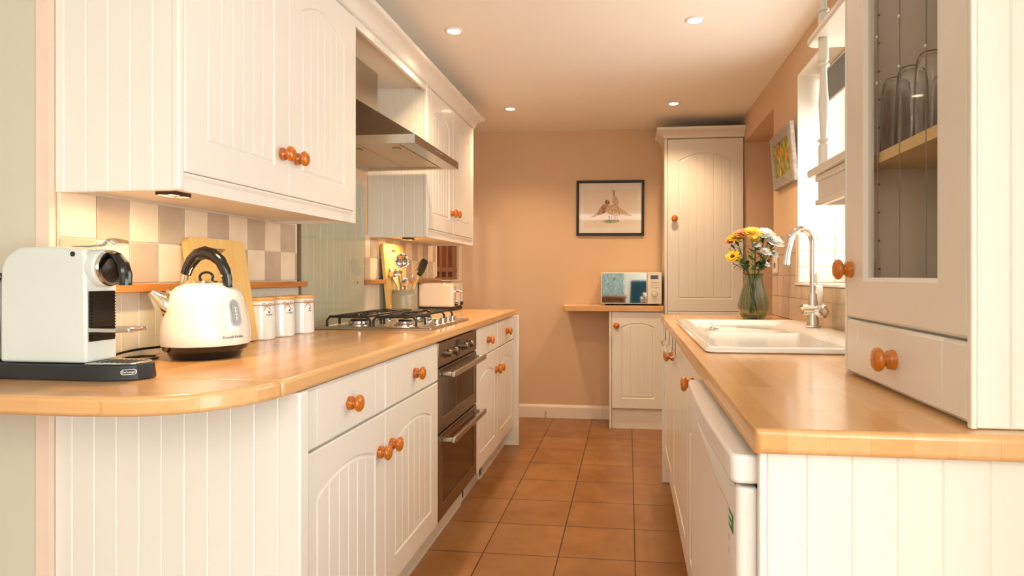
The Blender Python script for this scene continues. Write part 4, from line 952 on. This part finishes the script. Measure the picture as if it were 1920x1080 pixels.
# ------------------------------------------------------------------ ceiling downlights
def downlight(x, y, label, power):
    t = thing('downlight', label, 'ceiling light', (x, y, ZC), group='recessed ceiling downlights')
    build('trim_ring', MB().lathe([(.030, -.0005), (.044, -.0005), (.044, -.003), (.040, -.006), (.032, -.006), (.030, -.002)], 36, cap=False), WHITE, t)
    build('lamp_lens', MB().lathe([(.0005, -.0012), (.0295, -.0012), (.0295, -.003), (.0005, -.0045)], 28), LENS, t)
    l = bpy.data.lights.new('downlight_lamp', 'SPOT'); l.energy = power; l.color = WARM; l.spot_size = R(130); l.spot_blend = .8; l.shadow_soft_size = .03
    o = bpy.data.objects.new('downlight_lamp', l); COL.objects.link(o); o.parent = t; o.location = (0, 0, -.012)
downlight(-.81, 2.83, 'recessed ceiling downlight, nearer of the two on the left', 34)
downlight(.298, 2.84, 'recessed ceiling downlight, nearer of the two on the right', 34)
downlight(-.805, 4.20, 'recessed ceiling downlight, farther of the two on the left', 34)
downlight(.30, 4.20, 'recessed ceiling downlight, farther of the two on the right', 34)

# ------------------------------------------------------------------ dining room behind the camera (seen in the microwave door)
lp = NT('leaf_wallpaper'); v_ = lp.obj((1, 1, 1)); wv = lp.n('ShaderNodeTexWave'); wv.wave_type = 'BANDS'; wv.inputs['Scale'].default_value = 9; wv.inputs['Distortion'].default_value = 14; wv.inputs['Detail'].default_value = 2; lp.l(v_, wv.inputs['Vector'])
lp.l(lp.ramp(wv.outputs['Fac'], [(.35, lin('#5E7468')), (.55, lin('#B9C8BE'))]), lp.b.inputs['Base Color']); lp.b.inputs['Roughness'].default_value = .7
struct('wall_back_panel', MB().box(-.62, -.08, -3.099, -3.08, 0, 2.2), lp.m)
tb = thing('dining_table', 'brown wooden dining table behind the camera, seen in the microwave door', 'table', (-.45, -2.2, 0))
DT = wood('table_oak', '#6A3A1C', '#9A5E34', 'x', .35)
build('tabletop', MB().box(-.45, .42, -.4, .4, .73, .765), DT, tb, .004)
for x in (-.4, .37):
    for y in (-.35, .35): build('leg', MB().box(x-.03, x+.03, y-.03, y+.03, .001, .729), DT, tb, .003)
build('apron', MB().box(-.38, .35, -.36, .36, .64, .7295), DT, tb)
ch = thing('dining_chair', 'dark teal upholstered dining chair behind the camera, seen in the microwave door', 'chair', (.21, -2.15, 0))
TEAL = plain('teal_velvet', '#12404C', .8)
build('seat', MB().box(-.2, .2, -.2, .2, .40, .47), TEAL, ch, .02, 3)
build('backrest', MB().loops([[(-.19, .2, .42), (.19, .2, .42), (.19, .26, .42), (-.19, .26, .42)], [(-.17, .26, 1.05), (.17, .26, 1.05), (.17, .31, 1.03), (-.17, .31, 1.03)]]), TEAL, ch, .02, 3)
for x in (-.17, .17):
    for y in (-.17, .17): build('leg', MB().loops([[(x-.012, y-.012, .001), (x+.012, y-.012, .001), (x+.012, y+.012, .001), (x-.012, y+.012, .001)], [(x-.02, y-.02, .40), (x+.02, y-.02, .40), (x+.02, y+.02, .40), (x-.02, y+.02, .40)]]), DT, ch)
